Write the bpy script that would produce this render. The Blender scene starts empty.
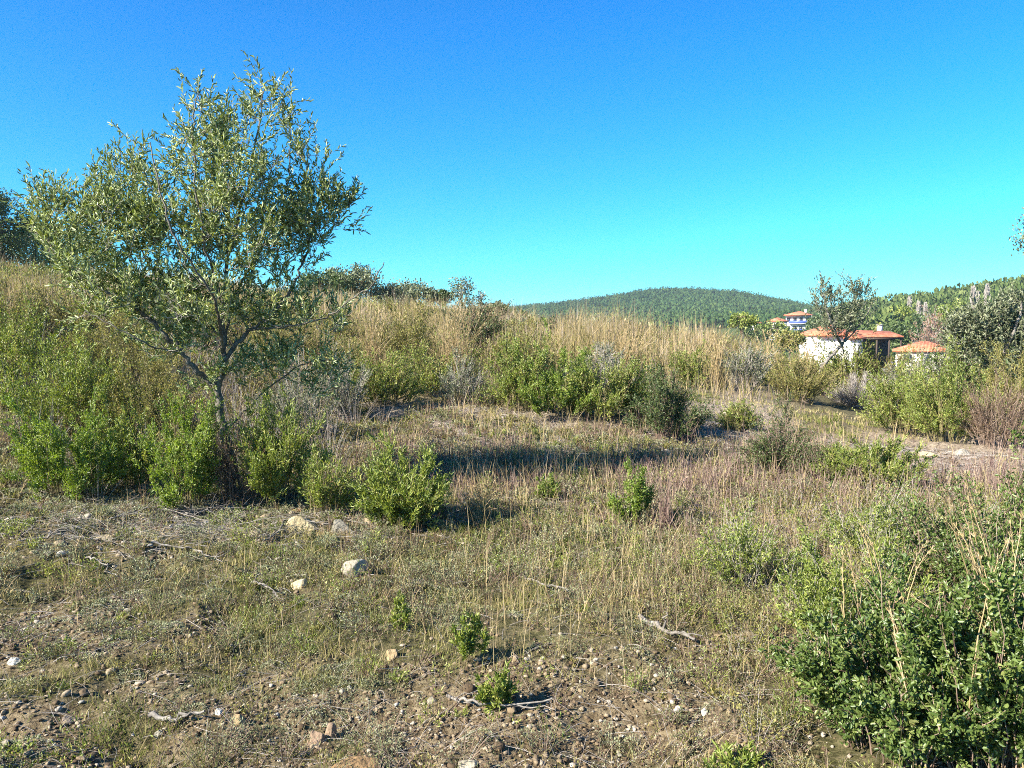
import bpy, bmesh, math
import numpy as np
from mathutils import Vector

sc = bpy.context.scene
COL = sc.collection
F = 804.0
CAMZ = 1.6
PITCH = math.radians(3.85)
cp, sp = math.cos(PITCH), math.sin(PITCH)
SUN_EL = math.radians(32)
SUN_AZ_DIR = np.array([0.86, 0.50])          # direction the light travels over the ground
SUN_AZ_DIR = SUN_AZ_DIR / np.linalg.norm(SUN_AZ_DIR)
rs = np.random.default_rng(11)
rad = math.radians

# ------------------------------------------------------------------ helpers: view and terrain
def ray(px, py):
    px = np.asarray(px, float); py = np.asarray(py, float)
    a = (px - 512) / F; b = -(py - 384) / F
    return np.stack([a, cp + b * sp, -sp + b * cp], -1)

def proj(P):
    d = P - np.array([0, 0, CAMZ])
    f = d[..., 1] * cp - d[..., 2] * sp
    u = d[..., 1] * sp + d[..., 2] * cp
    f = np.maximum(f, 1e-3)
    return 512 + F * d[..., 0] / f, 384 - F * u / f

def _hash(ix, iy, seed):
    h = (ix.astype(np.int64) * 374761393 + iy.astype(np.int64) * 668265263 + seed * 974634777) & 0xffffffff
    h = ((h ^ (h >> 13)) * 1274126177) & 0xffffffff
    h = (h ^ (h >> 16)) & 0xffff
    return h / 65535.0

def vn(x, y, seed=0):
    x = np.asarray(x, float); y = np.asarray(y, float)
    ix = np.floor(x); iy = np.floor(y)
    fx = x - ix; fy = y - iy
    fx = fx * fx * (3 - 2 * fx); fy = fy * fy * (3 - 2 * fy)
    a = _hash(ix, iy, seed); b = _hash(ix + 1, iy, seed); c = _hash(ix, iy + 1, seed); d = _hash(ix + 1, iy + 1, seed)
    return (a + (b - a) * fx) * (1 - fy) + (c + (d - c) * fx) * fy - 0.5

def fbm(x, y, seed=0, o=4):
    s = 0; a = 1.0
    for k in range(o):
        s = s + a * vn(x * 2 ** k + 17.3 * k, y * 2 ** k - 9.1 * k, seed + k); a *= 0.5
    return s

TC = np.array([-700, -300, 0, 250, 400, 512, 600, 650, 685, 750, 800, 850, 900, 960, 1024, 1300, 1700.])
TR = np.array([0, 6, 8, 12, 18, 30, 45, 70, 100, 180, 270, 400, 600, 900, 1300, 2200, 4500.])
TZ = np.array([
 [0]*17,
 [.03,.03,.02,0,0,0,0,0,0,0,0,0,0,0,0,0,0],
 [.15,.12,.10,.05,.02,0,0,0,0,0,0,0,0,0,0,0,0],
 [.9,.7,.55,.35,.22,.1,.04,0,0,0,-.05,-.1,-.1,-.1,-.1,-.1,-.1],
 [2.0,1.7,1.45,1.15,.85,.55,.40,.3,.25,.12,0,-.15,-.25,-.25,-.25,-.2,-.2],
 [3.3,3.0,2.8,2.55,2.0,1.45,1.18,1.1,1.05,.85,.3,-.4,-.6,-.6,-.6,-.5,-.5],
 [5.0,4.7,4.1,3.3,2.3,1.3,.7,.35,.1,-.4,-1.,-1.5,-1.6,-1.5,-1.5,-1,-1],
 [7.5,6.6,6.0,3.9,1.7,0,-.9,-1.4,-1.8,-2.4,-3,-3.4,-3.5,-3.5,-3.2,-2,-2],
 [10,9,8,4,.8,-2,-3,-3.4,-3.6,-4.0,-4.3,-4.5,-4.5,-4.4,-4,-2,-2],
 [14,13,10,3,-2,-5,-5,-5,-5,-5,-5,-5,-5,-4.5,-3.5,0,2],
 [16,14,8,0,-4,-5,-5,-4,-3.0,.3,-2.2,-1.5,-.5,2.5,6,16,20],
 [20,14,5,0,-4,-4,-3,-2,-1,-1,-1,2,6,10,14,30,40],
 [25,15,5,2,0,2,5,7,9,8,6,6,8,12,16,40,50],
 [30,20,12,10,14,20,36,42,48,35,22,11,10,12,15,40,50],
 [30,20,10,10,15,20,28,30,30,25,20,15,10,10,10,20,30],
 [10]*17, [0]*17], float)
_lr = lambda r: np.log(np.maximum(r, 0) + 3.0)
_gr = np.linspace(_lr(0), _lr(4500), 340)
_gc = np.linspace(-700, 1700, 340)
_tab = np.array([[np.interp(g, _lr(TR), TZ[:, j]) for j in range(17)] for g in _gr])
_tab = np.array([np.interp(_gc, TC, row) for row in _tab])
for _ in range(3):
    for ax, k in ((0, 5), (1, 9)):
        pad = [(0, 0), (0, 0)]; pad[ax] = (k // 2, k // 2)
        t = np.pad(_tab, pad, mode='edge'); c = np.cumsum(t, axis=ax)
        c = np.insert(c, 0, 0, axis=ax)
        _tab = (np.take(c, range(k, c.shape[ax]), ax) - np.take(c, range(0, c.shape[ax] - k), ax)) / k

def ground_base(x, y):
    R = np.hypot(x, y)
    a = np.arctan2(x, y)
    pc = 512 + F * np.tan(np.clip(a, -0.97, 0.97))
    u = np.clip((_lr(R) - _gr[0]) / (_gr[1] - _gr[0]), 0, 338.999)
    v = np.clip((pc - _gc[0]) / (_gc[1] - _gc[0]), 0, 338.999)
    i = u.astype(int); j = v.astype(int); fu = u - i; fv = v - j
    z = (_tab[i, j] * (1 - fv) + _tab[i, j + 1] * fv) * (1 - fu) + (_tab[i + 1, j] * (1 - fv) + _tab[i + 1, j + 1] * fv) * fu
    back = np.clip((np.abs(a) - 1.2) / 1.4, 0, 1)
    return z * (1 - back * back * (3 - 2 * back))

def G(px, py, cx, cy, sx, sy):
    return np.exp(-((px - cx) / sx) ** 2 - ((py - cy) / sy) ** 2)

def zH(x, y):
    x = np.asarray(x, float); y = np.asarray(y, float)
    R = np.hypot(x, y)
    z = ground_base(x, y)
    near = np.clip((R - 1.0) / 2.0, 0, 1)
    z = z + near * (0.12 * fbm(x * .55, y * .55, 3, 3) + 0.095 * fbm(x * 2.0, y * 2.0, 9, 4) * np.clip(1.5 - R / 30, 0, 1) + .035 * fbm(x * 9, y * 9, 12, 2) * np.clip(1.3 - R / 10, 0, 1))
    z = z + np.clip((R - 12) / 20, 0, 1) * 0.5 * fbm(x * .12, y * .12, 5, 3)
    z = z + np.clip((R - 150) / 300, 0, 1) * 5.0 * fbm(x * .012, y * .012, 6, 4)
    # the little eroded bank at the front edge and the low ledge under the slope
    e = y - (3.55 + 0.10 * x + 0.35 * vn(x * .8, 1.3, 21) + .2 * vn(x * 2.7, 4.4, 22))
    z = z + 0.09 * (1 / (1 + np.exp(-e / 0.07)) - 1) * np.clip(1.3 - np.abs(x + .6) / 3., 0, 1)
    e2 = y - (11.8 - 0.05 * x + 1.0 * vn(x * .5, 7.3, 23))
    z = z + 0.12 * (1 / (1 + np.exp(-e2 / 0.15))) * np.clip(1.3 - np.abs(x) / 6., 0, 1)
    return z

def on_ground(x, y, dz=0.0):
    return np.stack([x, y, zH(x, y) + dz], -1)

_ts = np.geomspace(1.5, 3000, 2500)
def hit(px, py):
    d = ray(px, py)
    P = d[None, :] * _ts[:, None] + np.array([0, 0, CAMZ])
    g = P[:, 2] - zH(P[:, 0], P[:, 1])
    k = np.argmax(g < 0)
    if g[k] >= 0: k = len(_ts) - 1
    t0, t1 = _ts[max(k - 1, 0)], _ts[k]
    g0, g1 = g[max(k - 1, 0)], g[k]
    t = t0 + (t1 - t0) * (g0 / (g0 - g1) if g0 != g1 else 0)
    p = d * t + np.array([0, 0, CAMZ]); p[2] = float(zH(p[0], p[1]))
    return p

def at_y(px, py, Y):
    d = ray(px, py); t = Y / d[..., 1]
    return d * np.asarray(t)[..., None] + np.array([0, 0, CAMZ])

def nrm(v):
    return v / np.maximum(np.linalg.norm(v, axis=-1, keepdims=True), 1e-9)

# ------------------------------------------------------------------ helpers: meshes and materials
class MB:
    def __init__(s): s.V = []; s.Q = []; s.T = []; s.A = []; s.n = 0
    def add(s, V, Q=None, T=None, tint=0.5):
        V = np.asarray(V, float).reshape(-1, 3)
        if Q is not None and len(Q): s.Q.append(np.asarray(Q).reshape(-1, 4) + s.n)
        if T is not None and len(T): s.T.append(np.asarray(T).reshape(-1, 3) + s.n)
        s.V.append(V); s.n += len(V)
        t = np.empty(len(V)); t[:] = tint
        s.A.append(t)
    def build(s, name, mat, parent=None, smooth=False, origin=None):
        me = bpy.data.meshes.new(name)
        V = np.concatenate(s.V) if s.V else np.zeros((0, 3))
        if origin is not None: V = V - np.asarray(origin)
        T = np.concatenate(s.T) if s.T else np.zeros((0, 3), int)
        Q = np.concatenate(s.Q) if s.Q else np.zeros((0, 4), int)
        me.vertices.add(len(V)); me.vertices.foreach_set('co', V.astype(np.float32).ravel())
        nl = T.size + Q.size
        me.loops.add(nl); me.loops.foreach_set('vertex_index', np.concatenate([T.ravel(), Q.ravel()]).astype(np.int32))
        me.polygons.add(len(T) + len(Q))
        ls = np.concatenate([np.arange(len(T)) * 3, T.size + np.arange(len(Q)) * 4]).astype(np.int32)
        me.polygons.foreach_set('loop_start', ls)
        me.update(calc_edges=True)
        if smooth: me.polygons.foreach_set('use_smooth', np.ones(len(T) + len(Q), bool))
        at = me.attributes.new('tint', 'FLOAT', 'POINT')
        at.data.foreach_set('value', np.clip(np.concatenate(s.A), 0, 1).astype(np.float32) if s.A else [])
        me.validate()
        me.materials.append(mat)
        o = bpy.data.objects.new(name, me); COL.objects.link(o)
        if parent is not None: o.parent = parent
        elif origin is not None: o.location = origin
        return o

def tag(o, label=None, cat=None, group=None, kind=None):
    if label: o['label'] = label
    if cat: o['category'] = cat
    if group: o['group'] = group
    if kind: o['kind'] = kind
    return o

def empty(name, loc):
    o = bpy.data.objects.new(name, None); COL.objects.link(o); o.location = loc; o.empty_display_size = .2
    return o

def dup(root, loc, rz=0, s=1.0, sz=None):
    r = root.copy(); COL.objects.link(r); r.location = loc; r.rotation_euler = (0, 0, rz)
    r.scale = (s, s, sz or s)
    for ch in list(root.children):
        c = ch.copy(); COL.objects.link(c); c.parent = r
    return r

def NN(nt, t, **kw):
    n = nt.nodes.new(t)
    for k, v in kw.items():
        if k in n.inputs: n.inputs[k].default_value = v
        else: setattr(n, k, v)
    return n

def ramp(nt, stops):
    r = nt.nodes.new('ShaderNodeValToRGB'); e = r.color_ramp.elements
    while len(e) < len(stops): e.new(0.5)
    for i, (p, c) in enumerate(stops):
        e[i].position = p; e[i].color = (*c, 1)
    return r

_mats = {}
def leafmat(name, stops, trans=0.35, gloss=0.06, rough=0.45, back=None):
    if name in _mats: return _mats[name]
    m = bpy.data.materials.new(name); m.use_nodes = True; nt = m.node_tree; nt.nodes.clear()
    L = nt.links.new
    at = NN(nt, 'ShaderNodeAttribute', attribute_name='tint')
    rp = ramp(nt, stops); L(at.outputs['Fac'], rp.inputs['Fac'])
    col = rp.outputs['Color']
    if back is not None:
        ge = NN(nt, 'ShaderNodeNewGeometry'); mx = NN(nt, 'ShaderNodeMix', data_type='RGBA')
        L(ge.outputs['Backfacing'], mx.inputs[0]); L(col, mx.inputs[6]); mx.inputs[7].default_value = (*back, 1)
        col = mx.outputs[2]
    df = NN(nt, 'ShaderNodeBsdfDiffuse'); L(col, df.inputs['Color'])
    tr = NN(nt, 'ShaderNodeBsdfTranslucent')
    hs = NN(nt, 'ShaderNodeHueSaturation', Saturation=1.15, Value=1.25); L(col, hs.inputs['Color']); L(hs.outputs['Color'], tr.inputs['Color'])
    m1 = NN(nt, 'ShaderNodeMixShader'); m1.inputs[0].default_value = trans
    L(df.outputs[0], m1.inputs[1]); L(tr.outputs[0], m1.inputs[2])
    last = m1.outputs[0]
    if gloss > 0:
        gl = NN(nt, 'ShaderNodeBsdfAnisotropic'); gl.inputs['Roughness'].default_value = rough
        gl.inputs['Color'].default_value = (1, 1, 1, 1)
        m2 = NN(nt, 'ShaderNodeMixShader'); m2.inputs[0].default_value = gloss
        L(last, m2.inputs[1]); L(gl.outputs[0], m2.inputs[2]); last = m2.outputs[0]
    out = NN(nt, 'ShaderNodeOutputMaterial'); L(last, out.inputs['Surface'])
    _mats[name] = m
    return m

def solidmat(name, stops, scale=8.0, rough=0.85, bump=0.3, bscale=40.0, tint=False, dist=0.02):
    """procedural noise driven colour with bump"""
    if name in _mats: return _mats[name]
    m = bpy.data.materials.new(name); m.use_nodes = True; nt = m.node_tree; nt.nodes.clear(); L = nt.links.new
    tc = NN(nt, 'ShaderNodeTexCoord')
    n1 = NN(nt, 'ShaderNodeTexNoise', Scale=scale, Detail=6.0, Roughness=0.65); L(tc.outputs['Object'], n1.inputs['Vector'])
    fac = n1.outputs['Fac']
    if tint:
        at = NN(nt, 'ShaderNodeAttribute', attribute_name='tint')
        ad = NN(nt, 'ShaderNodeMath', operation='MULTIPLY_ADD'); L(fac, ad.inputs[0]); ad.inputs[1].default_value = 0.6
        sb = NN(nt, 'ShaderNodeMath', operation='SUBTRACT'); L(at.outputs['Fac'], sb.inputs[0]); sb.inputs[1].default_value = 0.3
        L(sb.outputs[0], ad.inputs[2]); fac = ad.outputs[0]
    rp = ramp(nt, stops); L(fac, rp.inputs['Fac'])
    b = NN(nt, 'ShaderNodeBsdfPrincipled'); L(rp.outputs['Color'], b.inputs['Base Color'])
    b.inputs['Roughness'].default_value = rough; b.inputs['Specular IOR Level'].default_value = 0.25
    n2 = NN(nt, 'ShaderNodeTexNoise', Scale=bscale, Detail=5.0); L(tc.outputs['Object'], n2.inputs['Vector'])
    bp = NN(nt, 'ShaderNodeBump', Strength=bump, Distance=dist); L(n2.outputs['Fac'], bp.inputs['Height']); L(bp.outputs[0], b.inputs['Normal'])
    out = NN(nt, 'ShaderNodeOutputMaterial'); L(b.outputs[0], out.inputs['Surface'])
    _mats[name] = m
    return m

# ------------------------------------------------------------------ helpers: plant geometry
def rdir(n, up=0.0, r=rs):
    v = r.normal(size=(n, 3)); v[:, 2] += up
    return nrm(v)

def leaves(mb, P, D, L, W, tint, oval=True, r=rs, fold=0.3):
    n = len(P)
    if n == 0: return
    L = np.broadcast_to(L, (n,))[:, None]; W = np.broadcast_to(W, (n,))[:, None]
    U = r.normal(size=(n, 3))
    S = nrm(np.cross(D, U)); N = np.cross(S, D)
    base = P; tip = P + D * L - N * L * 0.08
    if oval:
        l1 = P + D * L * .3 + S * W * .5 + N * W * fold; l2 = P + D * L * .7 + S * W * .42 + N * W * fold
        r1 = P + D * L * .3 - S * W * .5 + N * W * fold; r2 = P + D * L * .7 - S * W * .42 + N * W * fold
        V = np.stack([base, l1, l2, tip, r2, r1], 1)
        i = np.arange(n)[:, None] * 6
        Q = np.concatenate([i + np.array([0, 3, 2, 1]), i + np.array([0, 5, 4, 3])])
        mb.add(V, Q=Q, tint=np.repeat(np.broadcast_to(tint, (n,)), 6))
    else:
        l1 = P + D * L * .45 + S * W * .5 + N * W * fold; r1 = P + D * L * .45 - S * W * .5 + N * W * fold
        V = np.stack([base, l1, tip, r1], 1)
        i = np.arange(n)[:, None] * 4
        T = np.concatenate([i + np.array([0, 2, 1]), i + np.array([0, 3, 2])])
        mb.add(V, T=T, tint=np.repeat(np.broadcast_to(tint, (n,)), 4))

def tubes(mb, P, rad_, sides=3, tint=0.5, ends=False):
    """P (N,K,3), rad_ (N,K)"""
    N, K, _ = P.shape
    Tn = np.empty_like(P); Tn[:, 1:-1] = P[:, 2:] - P[:, :-2]; Tn[:, 0] = P[:, 1] - P[:, 0]; Tn[:, -1] = P[:, -1] - P[:, -2]
    Tn = nrm(Tn)
    ref = np.array([0.35, 0.93, 0.11])
    A = nrm(np.cross(Tn, ref)); B = np.cross(Tn, A)
    ang = np.arange(sides) / sides * 2 * math.pi
    V = P[:, :, None, :] + rad_[:, :, None, None] * (np.cos(ang)[None, None, :, None] * A[:, :, None, :] + np.sin(ang)[None, None, :, None] * B[:, :, None, :])
    idx = np.arange(N * K * sides).reshape(N, K, sides)
    a = idx[:, :-1, :]; b = np.roll(idx, -1, 2)[:, :-1, :]; c = np.roll(idx, -1, 2)[:, 1:, :]; d = idx[:, 1:, :]
    Q = np.stack([a, b, c, d], -1).reshape(-1, 4)
    t = np.repeat(np.broadcast_to(tint, (N,)), K * sides)
    mb.add(V.reshape(-1, 3), Q=Q, tint=t)

def curve(P0, P1, P2, K, jit=0.0, r=rs):
    t = np.linspace(0, 1, K)[None, :, None]
    C = (1 - t) ** 2 * P0[:, None] + 2 * t * (1 - t) * P1[:, None] + t * t * P2[:, None]
    if jit > 0:
        J = r.normal(size=C.shape) * jit; J[:, 0] = 0
        C = C + J
    return C

def blades(mb, P, H, W, lean, tint, r=rs, segs=2, droop=0.25):
    """grass blades as folded ribbons: P (N,3) base"""
    n = len(P)
    H = np.broadcast_to(H, (n,)); W = np.broadcast_to(W, (n,)); lean = np.broadcast_to(lean, (n,))
    az = r.uniform(0, 2 * math.pi, n); D = np.stack([np.cos(az), np.sin(az), 0 * az], -1)
    az2 = r.uniform(0, math.pi, n); S = np.stack([np.cos(az2), np.sin(az2), 0 * az2], -1)
    rows = []
    K = segs + 1
    for k in range(K):
        t = k / segs
        off = D * (lean * H * t ** 1.5)[:, None]
        z = (H * (t - droop * lean * t * t))[:, None] * np.array([0, 0, 1])
        C = P + off + z
        w = (W * (1 - t) ** .6 * .5)[:, None]
        if k < K - 1: rows += [C - S * w, C + S * w]
        else: rows += [C]
    V = np.stack(rows, 1); m = 2 * segs + 1
    i = np.arange(n)[:, None] * m
    Q = [i + np.array([2 * k, 2 * k + 1, 2 * k + 3, 2 * k + 2]) for k in range(segs - 1)]
    T = i + np.array([2 * segs - 2, 2 * segs - 1, 2 * segs])
    mb.add(V, Q=np.concatenate(Q) if Q else None, T=T, tint=np.repeat(np.broadcast_to(tint, (n,)), m))

M = {}
M['green'] = leafmat('leaf_fresh_green', [(0, (0.068, 0.106, 0.018)), (.35, (0.168, 0.218, 0.039)), (.75, (0.291, 0.330, 0.067)), (1, (0.488, 0.451, 0.145))], gloss=.03)
M['vivid'] = leafmat('leaf_vivid_green', [(0, (0.078, 0.125, 0.020)), (.5, (0.194, 0.273, 0.039)), (1, (0.349, 0.392, 0.092))], trans=.4, gloss=.03)
M['broom'] = leafmat('leaf_yellow_green', [(0, (0.076, 0.084, 0.021)), (.4, (0.189, 0.192, 0.048)), (.8, (0.328, 0.287, 0.086)), (1, (0.454, 0.347, 0.140))], gloss=.02)
M['oak'] = leafmat('leaf_dark_glossy', [(0, (0.036, 0.068, 0.014)), (.5, (0.104, 0.155, 0.033)), (.85, (0.185, 0.230, 0.060)), (1, (0.320, 0.311, 0.107))], trans=.3, gloss=.035, rough=.45)
M['dark'] = leafmat('leaf_deep_green', [(0, (0.029, 0.052, 0.016)), (.5, (0.072, 0.111, 0.029)), (1, (0.156, 0.189, 0.058))], trans=.2, gloss=.03)
M['grey'] = leafmat('leaf_grey_green', [(0, (0.077, 0.094, 0.050)), (.5, (0.154, 0.176, 0.088)), (1, (0.297, 0.308, 0.176))], trans=.25, gloss=.03)
M['olive'] = leafmat('olive_leaf', [(0, (0.056, 0.081, 0.013)), (.45, (0.140, 0.180, 0.030)), (.85, (0.258, 0.293, 0.068)), (1, (0.448, 0.423, 0.068))], trans=.25, gloss=.04, rough=.5, back=(0.381, 0.436, 0.188))
M['dryleaf'] = leafmat('leaf_dry', [(0, (0.085, 0.051, 0.030)), (.5, (0.187, 0.128, 0.068)), (1, (0.340, 0.264, 0.145))], trans=.3, gloss=0)
M['rust'] = leafmat('leaf_rusty_blossom', [(0, (0.224, 0.104, 0.064)), (.5, (0.336, 0.200, 0.136)), (1, (0.440, 0.336, 0.272))], trans=.35, gloss=0)
M['straw'] = leafmat('straw', [(0, (0.173, 0.132, 0.054)), (.4, (0.338, 0.263, 0.127)), (.8, (0.512, 0.394, 0.215)), (1, (0.634, 0.488, 0.311))], trans=.3, gloss=0)
M['pinkgrass'] = leafmat('pink_dry_grass', [(0, (0.110, 0.081, 0.061)), (.4, (0.242, 0.180, 0.140)), (.8, (0.396, 0.312, 0.242)), (1, (0.506, 0.427, 0.339))], trans=.3, gloss=0)
M['mauve'] = leafmat('dry_mauve_stalk', [(0, (0.077, 0.050, 0.045)), (.4, (0.187, 0.120, 0.105)), (.8, (0.352, 0.250, 0.200)), (1, (0.462, 0.360, 0.279))], trans=.2, gloss=0)
M['shortg'] = leafmat('short_grass', [(0, (0.064, 0.095, 0.019)), (.3, (0.134, 0.158, 0.039)), (.55, (0.213, 0.211, 0.072)), (.8, (0.331, 0.285, 0.124)), (1, (0.490, 0.401, 0.211))], trans=.3, gloss=0)
M['cushion'] = leafmat('cushion_grey_green', [(0, (0.091, 0.103, 0.046)), (.5, (0.220, 0.232, 0.115)), (1, (0.424, 0.437, 0.282))], trans=.2, gloss=0)
M['stemgreen'] = leafmat('stem_green_brown', [(0, (0.090, 0.070, 0.045)), (.5, (0.180, 0.140, 0.075)), (1, (0.300, 0.266, 0.120))], trans=0.0, gloss=0)
M['stembrown'] = leafmat('stem_brown', [(0, (0.084, 0.054, 0.042)), (.5, (0.168, 0.114, 0.084)), (1, (0.336, 0.252, 0.192))], trans=0.0, gloss=0)
M['stemgrey'] = leafmat('stem_grey', [(0, (0.130, 0.108, 0.092)), (.5, (0.270, 0.238, 0.205)), (1, (0.454, 0.410, 0.367))], trans=0.0, gloss=0)
M['bark'] = solidmat('olive_bark', [(.3, (.06, .05, .04)), (.5, (.13, .115, .09)), (.7, (.22, .20, .165))], scale=25, bump=.6, bscale=90, dist=.01)
M['deadwood'] = solidmat('dead_wood', [(.3, (.07, .06, .05)), (.5, (.18, .16, .135)), (.7, (.30, .275, .24))], scale=18, bump=.5, bscale=70, dist=.006)
M['stone'] = solidmat('limestone', [(.2, (0.068, 0.056, 0.034)), (.42, (0.146, 0.124, 0.085)), (.62, (0.247, 0.214, 0.152)), (.95, (0.405, 0.371, 0.304))], scale=9, bump=1.0, bscale=28, tint=True, dist=.02)
M['gravel'] = solidmat('gravel_stone', [(.1, (0.082, 0.055, 0.030)), (.4, (0.174, 0.125, 0.072)), (.75, (0.267, 0.208, 0.133)), (1.0, (0.463, 0.429, 0.359))], scale=30, bump=.4, bscale=90, tint=True, dist=.01)

# ------------------------------------------------------------------ zones of the near ground (where soil, litter, grass grow)
def zones(x, y):
    P = np.stack([x, y, zH(x, y)], -1)
    px, py = proj(P)
    n = fbm(x * .9, y * .9, 41, 3); n2 = fbm(x * 3, y * 3, 47, 3)
    soil = np.clip((py - 688 + 0.02 * (px - 300)) / 14, 0, 1) * np.clip((800 - px) / 60, 0, 1) * (0.75 + n2)
    soil = np.maximum(soil, G(px, py, 660, 700, 110, 55) * .75)
    soil = np.maximum(soil, G(px, py, 50, 518, 80, 16) * .9)
    soil = np.maximum(soil, G(px, py, 60, 650, 80, 18) * .6)
    soil = np.maximum(soil, G(px, py, 130, 690, 60, 14) * .8)
    soil = np.maximum(soil, G(px, py, 735, 418, 45, 22) * .9)
    soil = np.maximum(soil, G(px, py, 940, 453, 70, 13) * .9)
    soil = np.maximum(soil, G(px, py, 880, 440, 40, 14) * .8)
    soil = np.maximum(soil, G(px, py, 560, 660, 70, 25) * .5)
    soil = np.maximum(soil, G(px, py, 150, 525, 190, 30) * .7)
    n3 = fbm(x * 1.5 + 31, y * 1.5, 53, 4)
    soil = np.maximum(soil, np.clip((n3 - .17) * 4.5, 0, .8) * (py > 500) * (1 - .8 * G(px, py, 560, 560, 200, 50)))
    soil = np.clip(soil + 0.5 * (n2) * (soil > .15), 0, 1)
    litter = np.clip(G(px, py, 940, 453, 80, 18) * 2 + G(px, py, 735, 418, 50, 24) * 1.5 + G(px, py, 430, 425, 170, 34) + G(px, py, 700, 480, 200, 50) * .7 + G(px, py, 1000, 470, 120, 40), 0, 1)
    mauve = np.clip(G(px, py, 520, 465, 220, 36) + G(px, py, 760, 490, 190, 34) + G(px, py, 1010, 480, 90, 40) + G(px, py, 720, 560, 110, 50) * .6 + G(px, py, 20, 440, 60, 20) * .7, 0, 1.2)
    green = np.clip(.45 + 1.1 * n + G(px, py, 580, 480, 110, 28) * .7 + G(px, py, 540, 550, 120, 30) * .5 + G(px, py, 180, 640, 200, 40) * .5 + G(px, py, 30, 750, 80, 30), 0, 1)
    strip = np.clip(1 - 1.3 * G(px, py, 935, 462, 90, 22) - 1.1 * G(px, py, 740, 424, 52, 24), 0, 1)
    mauve = mauve * strip; green = green * strip
    return px, py, soil, litter, mauve, green
def strip_open(px, py): return np.clip(1 - 1.4 * G(px, py, 935, 464, 90, 22) - 1.1 * G(px, py, 740, 424, 52, 24), .04, 1)

# ------------------------------------------------------------------ terrain: one polar sheet
def make_ground():
    fa = np.linspace(rad(-46), rad(46), 620)
    ba = np.linspace(rad(46), rad(314), 90)[1:-1]
    A = np.concatenate([fa, ba]); nA = len(A)
    R = np.concatenate([[0.4, .8, 1.2, 1.6], np.geomspace(2.0, 60, 520), np.geomspace(62, 2400, 150)])
    X = R[:, None] * np.sin(A)[None]; Y = R[:, None] * np.cos(A)[None]
    Z = zH(X, Y)
    V = np.stack([X, Y, Z], -1).reshape(-1, 3)
    idx = np.arange(len(R) * nA).reshape(len(R), nA); nx = np.roll(idx, -1, 1)
    Q = np.stack([idx[:-1], idx[1:], nx[1:], nx[:-1]], -1).reshape(-1, 4)
    V = np.concatenate([V, [[0, 0, float(zH(0., 0.01))]]]); c = len(V) - 1
    T = np.stack([np.full(nA, c), idx[0], nx[0]], -1)
    mb = MB(); mb.add(V, Q=Q, T=T, tint=.5)
    px, py, soil, litter, mauve, green = zones(V[:, 0], V[:, 1])
    front = V[:, 1] > 0.5
    m = bpy.data.materials.new('hillside_soil'); m.use_nodes = True; nt = m.node_tree; nt.nodes.clear(); L = nt.links.new
    tc = NN(nt, 'ShaderNodeTexCoord')
    def noise(s, d=6., ro=.6):
        n = NN(nt, 'ShaderNodeTexNoise', Scale=s, Detail=d, Roughness=ro); L(tc.outputs['Object'], n.inputs['Vector']); return n
    nb = noise(1.3); nf = noise(22., 8., .7); nc = noise(90., 4., .6)
    # base: dark humus / moss
    r1 = ramp(nt, [(.34, (.03, .03, .012)), (.46, (.075, .07, .028)), (.56, (.12, .105, .05)), (.72, (.21, .17, .10))]); L(nf.outputs['Fac'], r1.inputs['Fac'])
    r2 = ramp(nt, [(.3, (.05, .034, .02)), (.43, (.13, .095, .052)), (.55, (.22, .17, .10)), (.7, (.34, .275, .17))]); L(nf.outputs['Fac'], r2.inputs['Fac'])
    r3 = ramp(nt, [(.34, (.09, .068, .048)), (.46, (.23, .18, .13)), (.6, (.38, .31, .23))]); L(nf.outputs['Fac'], r3.inputs['Fac'])
    r4 = ramp(nt, [(.35, (.035, .06, .018)), (.6, (.08, .11, .03))]); L(nb.outputs['Fac'], r4.inputs['Fac'])
    def att(n): return NN(nt, 'ShaderNodeAttribute', attribute_name=n).outputs['Fac']
    def mix(f, a, b):
        x = NN(nt, 'ShaderNodeMix', data_type='RGBA'); L(f, x.inputs[0]); L(a, x.inputs[6]); L(b, x.inputs[7]); return x.outputs[2]
    c = mix(att('soil'), r1.outputs[0], r2.outputs[0])
    c = mix(att('litter'), c, r3.outputs[0])
    c = mix(att('far'), c, r4.outputs[0])
    b = NN(nt, 'ShaderNodeBsdfPrincipled', Roughness=.95); b.inputs['Specular IOR Level'].default_value = .1
    L(c, b.inputs['Base Color'])
    ad = NN(nt, 'ShaderNodeMath', operation='ADD'); L(nf.outputs['Fac'], ad.inputs[0])
    mu = NN(nt, 'ShaderNodeMath', operation='MULTIPLY'); L(nc.outputs['Fac'], mu.inputs[0]); mu.inputs[1].default_value = .4; L(mu.outputs[0], ad.inputs[1])
    bp = NN(nt, 'ShaderNodeBump', Strength=.9, Distance=.035); L(ad.outputs[0], bp.inputs['Height']); L(bp.outputs[0], b.inputs['Normal'])
    out = NN(nt, 'ShaderNodeOutputMaterial'); L(b.outputs[0], out.inputs['Surface'])
    o = mb.build('ground', m, smooth=True)
    Rv = np.hypot(V[:, 0], V[:, 1])
    for nme, val in (('soil', np.where(front & (Rv < 40), soil, 0)), ('litter', np.where(front & (Rv < 40), litter, 0)), ('far', np.clip((Rv - 60) / 60, 0, 1))):
        a = o.data.attributes.new(nme, 'FLOAT', 'POINT'); a.data.foreach_set('value', val.astype(np.float32))
    tag(o, kind='structure')
make_ground()

# ------------------------------------------------------------------ samples in the wedge of land in front of the camera
def wedge(n, r0, r1, k=1.0, half=40):
    """density per area ~ R^-k"""
    u = rs.uniform(size=n)
    p = 2 - k
    R = (r0 ** p + u * (r1 ** p - r0 ** p)) ** (1 / p)
    a = rs.uniform(-rad(half), rad(half), n)
    return R * np.sin(a), R * np.cos(a)

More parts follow.
